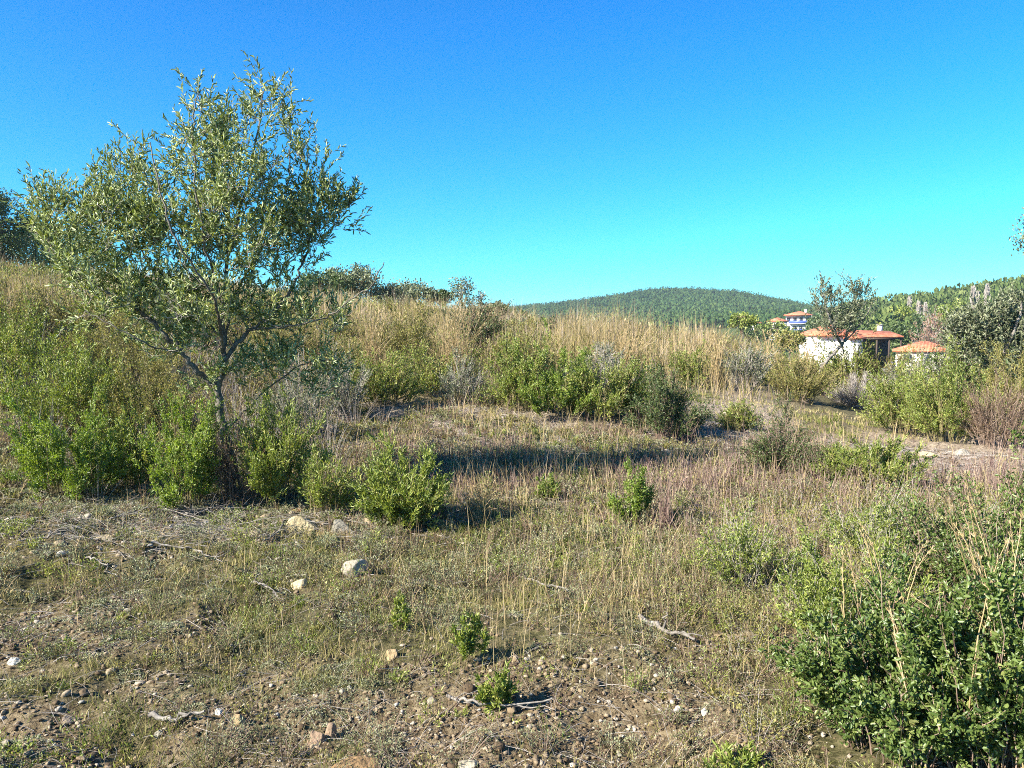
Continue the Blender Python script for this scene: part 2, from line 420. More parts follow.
def stuff(o, label, cat):
    return tag(o, label, cat, kind='stuff')

SHRUB_SPOTS = []   # (x, y, r) filled before the grass is sown
#@@PLANTS
# ------------------------------------------------------------------ shrubs and other plants
KIND = {
 #        leafmat  stem         L     W     perpx  oval  up   twigsPerStem  tlen  stems  trunkR
 'green': ('green', 'stemgreen', .050, .011, .95, True, .9, 7, .26, 34, .004),
 'vivid': ('vivid', 'stemgreen', .034, .011, 1.3, True, .7, 9, .18, 26, .004),
 'broom': ('broom', 'stemgreen', .032, .007, .95, False, .8, 9, .26, 30, .005),
 'oak':   ('oak', 'stembrown', .031, .014, .95, True, .1, 8, .22, 34, .006),
 'dark':  ('dark', 'stembrown', .030, .013, 1.0, False, .3, 8, .22, 34, .006),
 'grey':  ('grey', 'stemgrey', .034, .008, .85, False, .5, 8, .24, 32, .006),
 'dry':   ('dryleaf', 'stembrown', .020, .006, .16, False, .3, 12, .25, 46, .003),
 'twig':  ('dryleaf', 'stemgrey', .018, .005, .05, False, .3, 16, .30, 46, .004),
 'weed':  ('green', 'stemgreen', .036, .009, .40, True, .8, 5, .26, 12, .002),
 'loose': ('green', 'stemgrey', .030, .009, .62, True, .6, 8, .22, 30, .003),
 'rust':  ('rust', 'stemgrey', .025, .012, .8, False, .4, 9, .24, 30, .005),
}
def shrub(name, label, cat, px, py, wpx, hpx, kind, seed=0, dens=1.0, group=None, open_=0.0, depth=None, leafscale=1.0):
    r = np.random.default_rng(1000 + seed * 7 + int(px * 3 + py))
    lm, sm, LL, WW, per, oval, up, tps, tlen, nst, tr = KIND[kind]
    p = hit(px, py) if depth is None else None
    if p is None:
        q = at_y(px, py, depth); p = np.array([q[0], q[1], float(zH(q[0], q[1]))])
    dist = p[1]; s = dist / F
    H = hpx * s; Rx = wpx * s * .5; Ry = min(Rx, max(H, .3 * Rx)) * .95
    if depth is None: SHRUB_SPOTS.append((p[0], p[1], max(Rx, .1), max(Ry, .1)))
    root = empty(name, p); tag(root, label, cat, group)
    nst = int(nst * 1.3 * max(.5, min(1.8, (wpx / hpx)))); tps = int(tps * 1.5)
    phi = r.uniform(0, 2 * math.pi, nst); u = np.sqrt(r.uniform(0, 1, nst))
    hh = np.sqrt(np.clip(1 - .82 * u * u, 0, 1)) * r.uniform(.42, 1.0, nst) * (1 + .3 * np.sin(phi * 2 + seed) * u)
    out = r.uniform(size=nst) < .16; hh = np.where(out, hh * r.uniform(1.1, 1.45, nst), hh)
    E = np.stack([Rx * u * np.cos(phi) * r.uniform(.8, 1.08, nst), Ry * u * np.sin(phi) * r.uniform(.8, 1.08, nst), H * hh], -1)
    B = np.stack([E[:, 0] * .45, E[:, 1] * .45, 0 * u - .03], -1) + r.normal(size=(nst, 3)) * np.array([.03, .03, 0]) * Rx
    B[:, 2] = zH(p[0] + B[:, 0], p[1] + B[:, 1]) - p[2] - .02
    Mid = B + (E - B) * np.array([.35, .35, .6]) 
    K = 7
    S = curve(B, Mid, E, K, jit=.012 * H, r=r)
    sb = MB(); lb = MB()
    rr = max(tr * (.55 if s < .006 else 1), .3 * s)
    tubes(sb, S, np.linspace(rr, rr * .4, K)[None] * r.uniform(.6, 1.2, (nst, 1)), tint=r.uniform(0, 1, nst))
    nb = nst // 2; pick = r.integers(0, nst, nb)               # bare shoots among the leafy stems
    E2 = E[pick] * r.uniform(.9, 1.22, (nb, 1)) + r.normal(size=(nb, 3)) * .05 * H; E2[:, 2] = np.maximum(E2[:, 2], .05 * H)
    tubes(sb, curve(B[pick], Mid[pick] + r.normal(size=(nb, 3)) * .06 * H, E2, K, jit=.012 * H, r=r), np.linspace(rr * .8, rr * .35, K)[None] * np.ones((nb, 1)), tint=r.uniform(.5, 1, nb))
    # twigs
    nt_ = nst * tps
    si = r.integers(0, nst, nt_); t = r.uniform(.08, 1, nt_) ** .75 * (K - 1); k = np.minimum(t.astype(int), K - 2); f = (t - k)[:, None]
    P0 = S[si, k] * (1 - f) + S[si, k + 1] * f
    tg = nrm(S[si, k + 1] - S[si, k])
    outw = nrm(P0 * np.array([1, 1, .2]) + 1e-4)
    Dt = nrm(tg * .9 + outw * .35 + r.normal(size=(nt_, 3)) * .55 + np.array([0, 0, up * .5]))
    Lt = tlen * H * r.uniform(.5, 1.1, nt_) * (wpx / hpx if wpx < hpx else 1) ** .5
    P2 = P0 + Dt * Lt[:, None]; P1 = P0 + Dt * Lt[:, None] * .5 + r.normal(size=(nt_, 3)) * .06 * Lt[:, None]; P2[:, 2] += Lt * .12
    Tw = curve(P0, P1, P2, 4, r=r)
    Tw[:, :, 2] = np.maximum(Tw[:, :, 2], .01)
    r2 = max(tr * .4, .22 * s)
    tubes(sb, Tw, np.linspace(r2, r2 * .4, 4)[None] * np.ones((nt_, 1)), tint=r.uniform(0, 1, nt_))
    # leaves
    nl = int(1.7 * per * wpx * hpx * dens); nl = max(90, min(nl, 30000))
    L_ = max(LL * .8 * leafscale, 2.3 * s); W_ = max(WW * .8 * leafscale, .95 * s)
    ti = r.integers(0, nt_, nl); tt = r.uniform(.1, 1, nl) * 3; k = np.minimum(tt.astype(int), 2); f = (tt - k)[:, None]
    P = Tw[ti, k] * (1 - f) + Tw[ti, k + 1] * f
    tg = nrm(Tw[ti, k + 1] - Tw[ti, k])
    P = P + r.normal(size=(nl, 3)) * .012 * H
    D = nrm(tg * (.55 + up * .4) + r.normal(size=(nl, 3)) * .62 + np.array([0, 0, up * .35]))
    clump = r.uniform(0, 1, nt_)
    tint = .55 * clump[ti] + .45 * r.uniform(0, 1, nl)
    leaves(lb, P, D, L_ * r.uniform(.6, 1.15, nl), W_ * r.uniform(.7, 1.15, nl), tint, oval=oval, r=r)
    sb.build('stems', M[sm], root)
    lb.build('dry_leaves' if kind in ('dry', 'twig') else 'foliage', M[lm], root)
    return root

GL = 'shrubs on the grassy slope'
SH = [
 # px, py, w, h, kind, label
 (14, 345, 80, 62, 'broom', 'yellow-green broom shrub at the left edge high on the slope'),
 (70, 338, 90, 50, 'broom', 'yellow-green shrub high on the slope behind the left limb of the olive tree'),
 (18, 395, 95, 84, 'green', 'olive green shrub at the left edge below the highest broom'),
 (128, 385, 120, 92, 'broom', 'wide pale yellow-green shrub behind the left limb of the olive tree'),
 (75, 440, 130, 108, 'green', 'broad green shrub with bare patches left of the olive tree'),
 (150, 445, 110, 105, 'broom', 'twiggy yellow-green shrub just left of the olive trunk at middle height'),
 (72, 500, 112, 100, 'vivid', 'bright green leafy shrub nearest the left edge with its foot in stony litter'),
 (130, 488, 76, 84, 'green', 'dark green shrub between two brighter ones left of the olive tree'),
 (186, 505, 96, 108, 'vivid', 'bright yellow-green leafy shrub touching the left of the olive trunk'),
 (280, 503, 92, 112, 'green', 'tall dark green shrub touching the right of the olive trunk'),
 (326, 514, 58, 60, 'green', 'small open green shrub between the boulders and the rightmost side of the olive tree'),
 (296, 440, 84, 84, 'grey', 'grey-green twiggy shrub behind the right of the olive trunk'),
 (340, 415, 70, 66, 'grey', 'grey thin shrub on the bank right of the olive tree'),
 (170, 345, 80, 50, 'grey', 'grey-green shrub seen through the middle of the olive crown'),
 (285, 365, 80, 48, 'broom', 'yellowish shrub on the slope seen under the right limbs of the olive tree'),
 (402, 530, 100, 82, 'green', 'rounded bright green shrub on bare stems in the middle foreground right of the boulders'),
 (632, 528, 44, 72, 'vivid', 'small vivid green upright bush standing alone in dry grass'),
 (742, 585, 110, 80, 'loose', 'loose weedy light green bush right of the vivid upright bush'),
 (668, 438, 84, 72, 'dark', 'dark green round shrub casting a deep shadow on the stony path'),
 (640, 418, 58, 60, 'green', 'green shrub joined to the left of the dark round shrub'),
 (600, 418, 80, 68, 'green', 'green shrub, second left of the dark round shrub'),
 (556, 418, 92, 76, 'vivid', 'fresh green wide shrub in the middle of the slope'),
 (518, 412, 66, 76, 'green', 'leftmost shrub of the fresh green row on the middle of the slope'),
 (520, 376, 76, 48, 'broom', 'yellowish shrub with reddish tips behind the fresh green row'),
 (602, 388, 84, 44, 'grey', 'silvery shrub behind the fresh green row'),
 (405, 364, 84, 62, 'broom', 'rounded yellow-green shrub between two tall straw tussocks'),
 (478, 352, 70, 54, 'dark', 'dark green shrub near the crest right of the tall straw tussock'),
 (434, 396, 74, 46, 'green', 'low green shrub under the rounded yellow-green shrub'),
 (385, 404, 76, 52, 'green', 'low green shrub at the left end of the middle bank'),
 (462, 404, 54, 44, 'grey', 'low grey-green shrub between green ones on the middle bank'),
 (350, 388, 60, 46, 'broom', 'small yellow-green shrub right of the olive crown on the bank'),
 (345, 350, 44, 30, 'broom', 'small yellowish shrub high behind the right tip of the olive tree'),
 (745, 384, 54, 42, 'grey', 'silver-grey round bush among straw above the stony path'),
 (690, 388, 50, 40, 'green', 'small green bush among straw above the dark round shrub'),
 (610, 335, 44, 22, 'green', 'small olive green bush on the crest of the slope'),
 (560, 338, 50, 24, 'dark', 'dim green bush in straw left of the olive green crest bush'),
 (738, 430, 56, 28, 'green', 'low green bush beside the stones of the path'),
 (782, 472, 90, 60, 'dark', 'dark green bush at the foot of the stony path'),
 (826, 480, 70, 40, 'dark', 'low dark green bush, between the dark path-foot bush and the blue-green one'),
 (872, 486, 120, 46, 'green', 'low spreading blue-green bush before the pale bare ground'),
 (798, 400, 66, 49, 'broom', 'yellow-green bush left of the leaning olive sapling'),
 (848, 388, 70, 44, 'green', 'bright low hedge bush in front of the white house, left piece'),
 (888, 394, 70, 44, 'broom', 'yellow-green hedge bush below the tiled veranda'),
 (862, 410, 66, 34, 'twig', 'leafless pale grey brushwood below the leaning olive sapling'),
 (905, 434, 96, 68, 'green', 'large green bush at the left of the thicket right of the houses'),
 (950, 442, 100, 84, 'green', 'large mixed green bush in the middle of the right thicket'),
 (998, 446, 80, 66, 'dry', 'brown thorny dry shrub at the foot of the right thicket'),
 (1015, 430, 70, 90, 'broom', 'yellow tinged shrub at the right edge above the brown thorny one'),
 (958, 402, 78, 88, 'oak', 'dense dark green bush under the silvery tree at right'),
 (932, 372, 40, 66, 'rust', 'leafless bush with rusty pink tips beside the red hip roof'),
 (236, 508, 56, 112, 'dry', 'dry rusty brown shrub wrapped around the foot of the olive trunk'),
 (920, 402, 76, 56, 'grey', 'grey-green bush between the low tiled house and the large green thicket bush'),
 (865, 560, 110, 72, 'loose', 'weedy green bush with tall thin shoots left of the straw stalks'),
 (840, 655, 150, 130, 'loose', 'loose grey stemmed green bush at the lower right, left of the glossy one'),
 (955, 600, 180, 110, 'oak', 'glossy leaved bush behind the largest foreground bush'),
 (1010, 640, 130, 150, 'oak', 'glossy dark bush at the right edge behind the straw stalks'),
 (900, 745, 230, 175, 'oak', 'glossy green foreground bush with oval leaves, lower right'),
 (1005, 775, 190, 230, 'oak', 'largest glossy dark green bush in the bottom right corner'),
 (470, 660, 36, 54, 'weed', 'small leafy weed standing in short grass in the middle foreground'),
 (497, 706, 44, 38, 'weed', 'drooping dark green weed just above the front stones'),
 (548, 500, 30, 26, 'vivid', 'tiny vivid green weed in the purple dry grass'),
 (735, 776, 70, 34, 'weed', 'bright green low weed at the bottom edge'),
 (400, 632, 24, 34, 'weed', 'tiny pale green seedling left of the leafy foreground weed'),
]
LOOSE = {'loose weedy light green bush': .7, 'loose grey stemmed': .7, 'weedy green bush with': .8, 'bright green low weed': .5, 'small open green': .6, 'small vivid': .8}
for i, (px, py, w, h, k, lab) in enumerate(SH):
    lo = next((v for q, v in LOOSE.items() if lab.startswith(q)), 1.0)
    nm = {'dry': 'dry_shrub', 'twig': 'brushwood', 'rust': 'blossoming_shrub'}.get(k, 'shrub')
    if 'weed' in lab and 'weedy' not in lab: nm = 'weed'
    cat = 'weed' if nm == 'weed' else 'shrub'
    big = px > 790 and py > 590
    shrub(nm, lab, cat, px, py, w, h, k, seed=i, dens=lo * (.72 if px < 345 and py > 330 else 1.0) * (1.6 if lab.startswith('dark green round') else 1.0) * (0.8 if big else 1.0) * (.40 if k == 'oak' and big else 1), group='weeds in the foreground' if cat == 'weed' else GL,
          leafscale=1.0)

# foreground straw stalks and tall tussocks
def tussock(label, px, py, wpx, hpx, n, mat='straw', seed=0, lean=.35, name='grass_tussock', cat='grass tussock', group='tall dry grass tussocks'):
    r = np.random.default_rng(500 + seed)
    p = hit(px, py); s = p[1] / F; H = hpx * s; R = wpx * s * .5
    root = empty(name, p); tag(root, label, cat, group)
    az = r.uniform(0, 2 * math.pi, n); rb = R * .35 * np.sqrt(r.uniform(0, 1, n))
    B = np.stack([rb * np.cos(az), rb * np.sin(az), 0 * az - .02], -1)
    hh = H * r.uniform(.45, 1.0, n)
    E = np.stack([R * r.normal(0, .45, n), R * r.normal(0, .45, n), hh], -1) + B * .6
    Mid = B * .8 + E * .2; Mid[:, 2] = hh * .6
    C = curve(B, Mid, E, 6, r=r)
    mb = MB(); w = max(.0016, .3 * s)
    tubes(mb, C, np.linspace(w, w * .45, 6)[None] * r.uniform(.6, 1.2, (n, 1)), tint=r.uniform(.2, 1, n))
    hd = mb; k = n // 2
    D = nrm(C[:k, -1] - C[:k, -2] + r.normal(size=(k, 3)) * .002)
    for q in range(5):
        leaves(hd, C[:k, -1] - D * (q * .03 * H * .5), nrm(D + r.normal(size=(k, 3)) * .25), max(.03, 3 * s), max(.004, .8 * s), r.uniform(.3, 1, k), oval=False, r=r)
    mb.build('stalks', M[mat], root)
    bl = MB(); m = n
    blades(bl, np.stack([R * .5 * r.normal(0, .6, m), R * .5 * r.normal(0, .6, m), 0 * np.arange(m) - .02], -1), H * r.uniform(.25, .6, m), max(.004, .8 * s), r.uniform(.2, .9, m), r.uniform(0, .8, m), r=r, segs=3)
    bl.build('blades', M[mat], root)
    return root
TU = [
 ('tall straw tussock leaning both ways high on the slope beside the dark green crest shrub', 455, 385, 74, 88, 130),
 ('tall straw tussock left of the rounded yellow-green shrub', 372, 378, 50, 70, 90),
 ('pale straw tussock standing high above the stony path', 716, 388, 34, 62, 70),
 ('straw tussock on the crest right of the tall pale one', 770, 372, 44, 42, 60),
 ('straw tussock left of the leaning olive sapling', 806, 388, 40, 50, 60),
 ('straw tussock in the middle of the slope behind the fresh green row', 625, 370, 50, 52, 80),
 ('low tan tussock at the edge of the purple dry grass', 478, 520, 60, 40, 90),
 ('dry reddish stalks beside the vivid green upright bush', 665, 530, 44, 66, 60),
]
for i, (lab, px, py, w, h, n) in enumerate(TU): tussock(lab, px, py, w, h, n, seed=i, mat='mauve' if 'reddish' in lab else 'straw')
r_ = np.random.default_rng(77)
for i, (lab, pts) in enumerate([
 ('tall bent straw stalks rising over the largest glossy bush at the right edge', [((1020, 700), (985, 590), (962, 478)), ((1030, 720), (1000, 620), (978, 560)), ((1028, 690), (1002, 600), (950, 520)), ((1035, 650), (990, 560), (968, 500)), ((1024, 680), (975, 560), (940, 492))]),
 ('long slanting straw stalks crossing the bottom right corner', [((1040, 768), (1012, 660), (972, 560)), ((1000, 700), (960, 640), (915, 600)), ((960, 700), (985, 640), (1000, 540)), ((930, 720), (905, 660), (888, 610)), ((1010, 740), (1005, 640), (1015, 520))]),
 ('thin straw stalks arching out of the loose green bush at lower right', [((905, 640), (880, 560), (862, 520)), ((915, 660), (880, 590), (835, 560)), ((890, 650), (905, 590), (930, 540)), ((860, 640), (846, 600), (838, 556))]),
]):
    p = hit(pts[0][0][0], min(760, pts[0][0][1] + 60)); Y = p[1] - .1
    root = empty('dry_stalks', p); tag(root, lab, 'dry stalks', 'dry stalks over the foreground bushes')
    mb = MB(); sd = mb
    for (a, b, c) in pts:
        for q in range(2):
            j = r_.normal(size=(3, 2)) * np.array([6, 5]); yo = r_.normal(size=3) * .12
            W = [at_y(pp[0] + j[n][0], pp[1] + j[n][1], Y + yo[n]) - p for n, pp in enumerate((a, b, c))]
            W[0][2] = 0
            C = curve(W[0][None], (W[1][None] * 1.3 - (W[0][None] + W[2][None]) * .15), W[2][None], 12, jit=.0018, r=r_)
            tubes(mb, C, np.linspace(.0035, .0014, 12)[None], sides=4, tint=r_.uniform(.4, 1))
            e = C[0, -5:]; D = nrm(e[-1] - e[0])
            leaves(sd, np.repeat(e, 5, 0), nrm(D + r_.normal(size=(25, 3)) * .3), .022, .003, r_.uniform(.3, 1, 25), r=r_)
            leaves(sd, C[0, 3:6], nrm(r_.normal(size=(3, 3)) * .6 + np.array([0, 0, .8])), .10, .004, r_.uniform(.3, 1, 3), r=r_)
    mb.build('stalks', M['straw'], root)

# ------------------------------------------------------------------ olive tree
def olive(name, label, limbs, regions, Y0, n_att, seed=3, leafL=.056, leafW=.0125, tw=.24, perleaf=16, base_r=.045, subs=3, sunk=.05, mats=('bark', 'stemgrey', 'olive'), basepx=None, cat='olive tree', zstretch=.9):
    r = np.random.default_rng(seed)
    s = Y0 / F
    b0 = limbs[0][0][0]
    q = at_y(b0[0], b0[1], Y0 + b0[2]); base = np.array([q[0], q[1], float(zH(q[0], q[1]))])
    root = empty(name, base); tag(root, label, cat)
    nodes = []; nrad = []
    for li, (pts, r0, r1) in enumerate(limbs):
        W = np.array([at_y(p[0], p[1], Y0 + p[2]) for p in pts])
        if li == 0: W[0, 2] = base[2] - sunk
        # resample smoothly
        t = np.linspace(0, len(W) - 1, (len(W) - 1) * 6 + 1); i = np.minimum(t.astype(int), len(W) - 2); f = (t - i)[:, None]
        m0 = np.vstack([W[1] - W[0], (W[2:] - W[:-2]) / 2, W[-1] - W[-2]]) if len(W) > 2 else np.repeat((W[1] - W[0])[None], 2, 0)
        h00 = 2 * f ** 3 - 3 * f ** 2 + 1; h10 = f ** 3 - 2 * f ** 2 + f; h01 = -2 * f ** 3 + 3 * f ** 2; h11 = f ** 3 - f ** 2
        C = h00 * W[i] + h10 * m0[i] + h01 * W[i + 1] + h11 * m0[i + 1]
        C[1:-1] += r.normal(size=C[1:-1].shape) * .008
        rr = np.linspace(r0, r1, len(C)) * (1 + .12 * r.normal(size=len(C)))
        if li == 0: rr[:4] *= np.array([1.7, 1.45, 1.25, 1.1])
        mb = MB(); tubes(mb, C[None], rr[None], sides=8 if r0 > .015 else 5)
        mb.build('trunk' if li == 0 else 'limb', M[mats[0]], root, smooth=True, origin=base).location = (0, 0, 0)
        nodes.append(C[len(C) // 3 if li == 0 else 2:]); nrad.append(rr[len(C) // 3 if li == 0 else 2:])
    nodes = np.concatenate(nodes)
    # attractors from the crown's ellipsoids
    wts = np.array([g[2] * g[3] * g[4] for g in regions], float); wts /= wts.sum()
    ci = r.choice(len(regions), n_att, p=wts)
    A = []
    for c in ci:
        cx, cy, sx, sy, d, yo = regions[c]
        v = r.normal(size=3); v = v / np.linalg.norm(v) * r.uniform(.15, 1) ** .45
        dep = (sx + sy) * .5 * s * zstretch
        A.append(at_y(cx + v[0] * sx, cy - v[2] * sy, Y0 + yo + v[1] * dep))
    A = np.array(A)
    order = np.argsort(np.linalg.norm(A[:, None] - nodes[None], axis=2).min(1))
    tb = MB(); lb = MB(); P_all = []; D_all = []
    subs_list = []
    cen = nodes.mean(0)
    for ai in order:
        a = A[ai]
        d = nodes - a; dist = np.linalg.norm(d, axis=1) + .5 * np.maximum(0, d[:, 2])
        k = np.argmin(dist); n0 = nodes[k]; ln = np.linalg.norm(a - n0)
        if ln < .02: continue
        mid = (n0 + a) / 2 + np.array([0, 0, -.12 * ln]) + r.normal(size=3) * .06 * ln
        KK = max(4, int(ln / .07))
        C = curve(n0[None], mid[None], a[None], KK, jit=.006, r=r)
        r0 = .0022 + .004 * min(ln, 1.0)
        tubes(tb, C, np.linspace(r0, .0018, KK)[None], tint=r.uniform(.2, 1))
        nodes = np.concatenate([nodes, C[0, 1:]])
        subs_list.append((C[0], ln))
    # twiglets with leaves
    for C, ln in subs_list:
        ns = max(2, int(r.poisson(subs)))
        for q in range(ns):
            k = r.integers(max(0, len(C) - 1 - max(2, int(.35 / .07))), len(C)); o = C[k] if q else C[-1]
            tg = nrm(C[-1] - C[max(0, len(C) - 3)])
            dr = nrm(tg * .6 + r.normal(size=3) * .55 + np.array([0, 0, .85]))
            l = tw * r.uniform(.55, 1.25)
            e = o + dr * l; m = o + dr * l * .5 + r.normal(size=3) * .02
            T = curve(o[None], m[None], e[None], 6, jit=.002, r=r)
            tubes(tb, T, np.linspace(.0018, .001, 6)[None], tint=r.uniform(.3, 1))
            n = int(perleaf * l / tw * r.uniform(.7, 1.2))
            t = np.linspace(.12, 1, n) * 5; kk = np.minimum(t.astype(int), 4); f = (t - kk)[:, None]
            P = T[0, kk] * (1 - f) + T[0, kk + 1] * f
            P_all.append(P); D_all.append(nrm(dr * .85 + r.normal(size=(n, 3)) * .5))
    P = np.concatenate(P_all); D = np.concatenate(D_all)
    n = len(P)
    leaves(lb, P, D, leafL * r.uniform(.6, 1.15, n), leafW * r.uniform(.8, 1.15, n), r.uniform(0, 1, n) ** 1.1 * (.93 + .07 * (r.uniform(size=n) > .97)), r=r)
    tb.build('twigs', M[mats[1]], root, origin=base).location = (0, 0, 0)
    lb.build('foliage', M[mats[2]], root, origin=base).location = (0, 0, 0)
    return root, n

Y0 = hit(232, 496)[1]
limbs = [
 ([(233, 497, 0), (229, 465, 0), (223, 425, 0), (217, 388, 0)], .040, .034),
 ([(217, 388, 0), (198, 372, -.08), (181, 352, -.15), (158, 328, -.2), (128, 303, -.28), (98, 286, -.32), (66, 265, -.35), (40, 232, -.35)], .026, .008),
 ([(217, 388, 0), (224, 362, 0), (222, 332, .05), (223, 300, .1), (229, 258, .1), (241, 208, .15), (255, 150, .1), (263, 92, .1)], .028, .005),
 ([(223, 360, 0), (243, 336, .1), (262, 322, .15), (284, 300, .2), (300, 270, .3), (314, 226, .3), (324, 178, .3)], .022, .006),
 ([(250, 330, .1), (290, 326, -.05), (326, 317, -.15), (350, 300, -.2), (372, 284, -.25), (384, 262, -.25)], .010, .004),
 ([(222, 336, .05), (191, 306, .25), (166, 290, .35), (142, 250, .45), (122, 200, .45), (120, 148, .4)], .013, .004),
 ([(223, 300, .1), (207, 250, -.2), (196, 190, -.3), (193, 130, -.3), (198, 88, -.25)], .013, .004),
 ([(223, 355, 0), (236, 292, .5), (272, 230, .75), (290, 178, .8), (287, 112, .6)], .014, .004),
 ([(223, 352, 0), (214, 300, -.5), (178, 242, -.8), (160, 190, -.8), (150, 142, -.7)], .014, .004),
 ([(226, 430, 0), (262, 395, .3), (300, 365, .3), (334, 360, .2)], .010, .004),
 ([(243, 497, .05), (232, 450, .06), (219, 402, .03)], .014, .010),
 ([(181, 352, -.15), (150, 345, -.5), (120, 330, -.6), (85, 310, -.6)], .009, .004),
]
regions = [  # px, py, rx, ry, density, depth offset
 (44, 204, 16, 22, .9, -.3), (68, 198, 14, 24, .7, -.2), (92, 208, 20, 28, 1.0, -.2), (122, 188, 20, 32, 1.0, .2), (138, 166, 12, 24, .8, .1),
 (194, 124, 13, 38, 1.1, -.2), (216, 146, 14, 28, .9, 0), (264, 104, 14, 34, 1.0, .1), (286, 122, 12, 26, .9, .3), (240, 170, 46, 54, 1.2, .1),
 (303, 162, 26, 26, 1.0, .3), (322, 198, 20, 20, 1.0, .3), (336, 218, 22, 18, 1.4, .3), (306, 225, 36, 34, 1.5, .3), (180, 205, 66, 48, 1.35, 0),
 (245, 240, 60, 40, 1.4, .1), (120, 232, 58, 34, 1.5, -.1), (58, 238, 34, 24, 1.2, -.3), (90, 272, 50, 22, 1.2, -.3), (160, 268, 60, 30, 1.0, 0),
 (290, 262, 34, 22, 1.0, .2), (110, 304, 50, 22, 1.2, -.4), (190, 305, 80, 34, 1.1, 0), (280, 310, 50, 34, .9, .2), (335, 322, 26, 16, .7, -.1),
 (370, 275, 12, 8, .3, -.2), (306, 375, 40, 26, .8, .3), (170, 342, 60, 20, .8, 0), (262, 360, 36, 24, .8, .2), (225, 385, 34, 22, .6, -.2),
]
root, nleaf = olive('olive_tree', 'young olive tree with silvery leaves and a low forked trunk, tallest in the photo', limbs, regions, Y0, 850, perleaf=19, zstretch=1.45)
print('olive leaves', nleaf, 'Y0', Y0)

# leaning sapling before the white house
Y1 = hit(820, 382)[1]
olive('olive_tree', 'thin leaning olive sapling standing in front of the white house',
 [([(818, 384, 0), (822, 368, 0), (832, 355, 0), (842, 345, 0)], .06, .045),
  ([(842, 345, 0), (850, 325, .3), (856, 300, .3), (858, 285, .2)], .035, .012),
  ([(842, 345, 0), (832, 325, -.3), (824, 300, -.3), (820, 285, -.2)], .035, .012),
  ([(845, 342, 0), (862, 322, .1), (872, 305, .1)], .03, .01)],
 [(843, 312, 30, 26, 1.2, 0), (822, 296, 12, 15, .8, -.2), (850, 290, 14, 12, .7, 0), (868, 296, 10, 12, .6, 0), (838, 330, 26, 14, .9, 0), (822, 348, 14, 14, .4, 0)],
 Y1, 190, mats=('deadwood', 'stemgrey', 'grey'), seed=8, leafL=.085, leafW=.026, tw=.34, perleaf=11, subs=3, cat='olive tree')
Y2 = hit(1002, 418)[1]
olive('olive_tree', 'silvery olive tree with pale bare limbs at the right edge behind the thicket',
 [([(1003, 420, 0), (1000, 390, 0), (996, 365, 0)], .08, .06),
  ([(996, 365, 0), (982, 340, .3), (975, 315, .3), (972, 300, .2)], .045, .015),
  ([(996, 365, 0), (1010, 340, -.3), (1020, 315, -.3), (1022, 300, -.2)], .045, .015),
  ([(998, 372, 0), (1030, 350, .3), (1060, 320, .3)], .04, .015)],
 [(985, 332, 32, 26, 1.2, 0), (1016, 322, 30, 26, 1.2, 0), (962, 336, 18, 22, 1, 0), (1050, 335, 34, 30, 1, 0), (1000, 355, 40, 30, .9, 0)],
 Y2, 420, seed=9, leafL=.09, leafW=.03, tw=.34, perleaf=12, subs=3, mats=('deadwood', 'stemgrey', 'grey'), cat='olive tree')

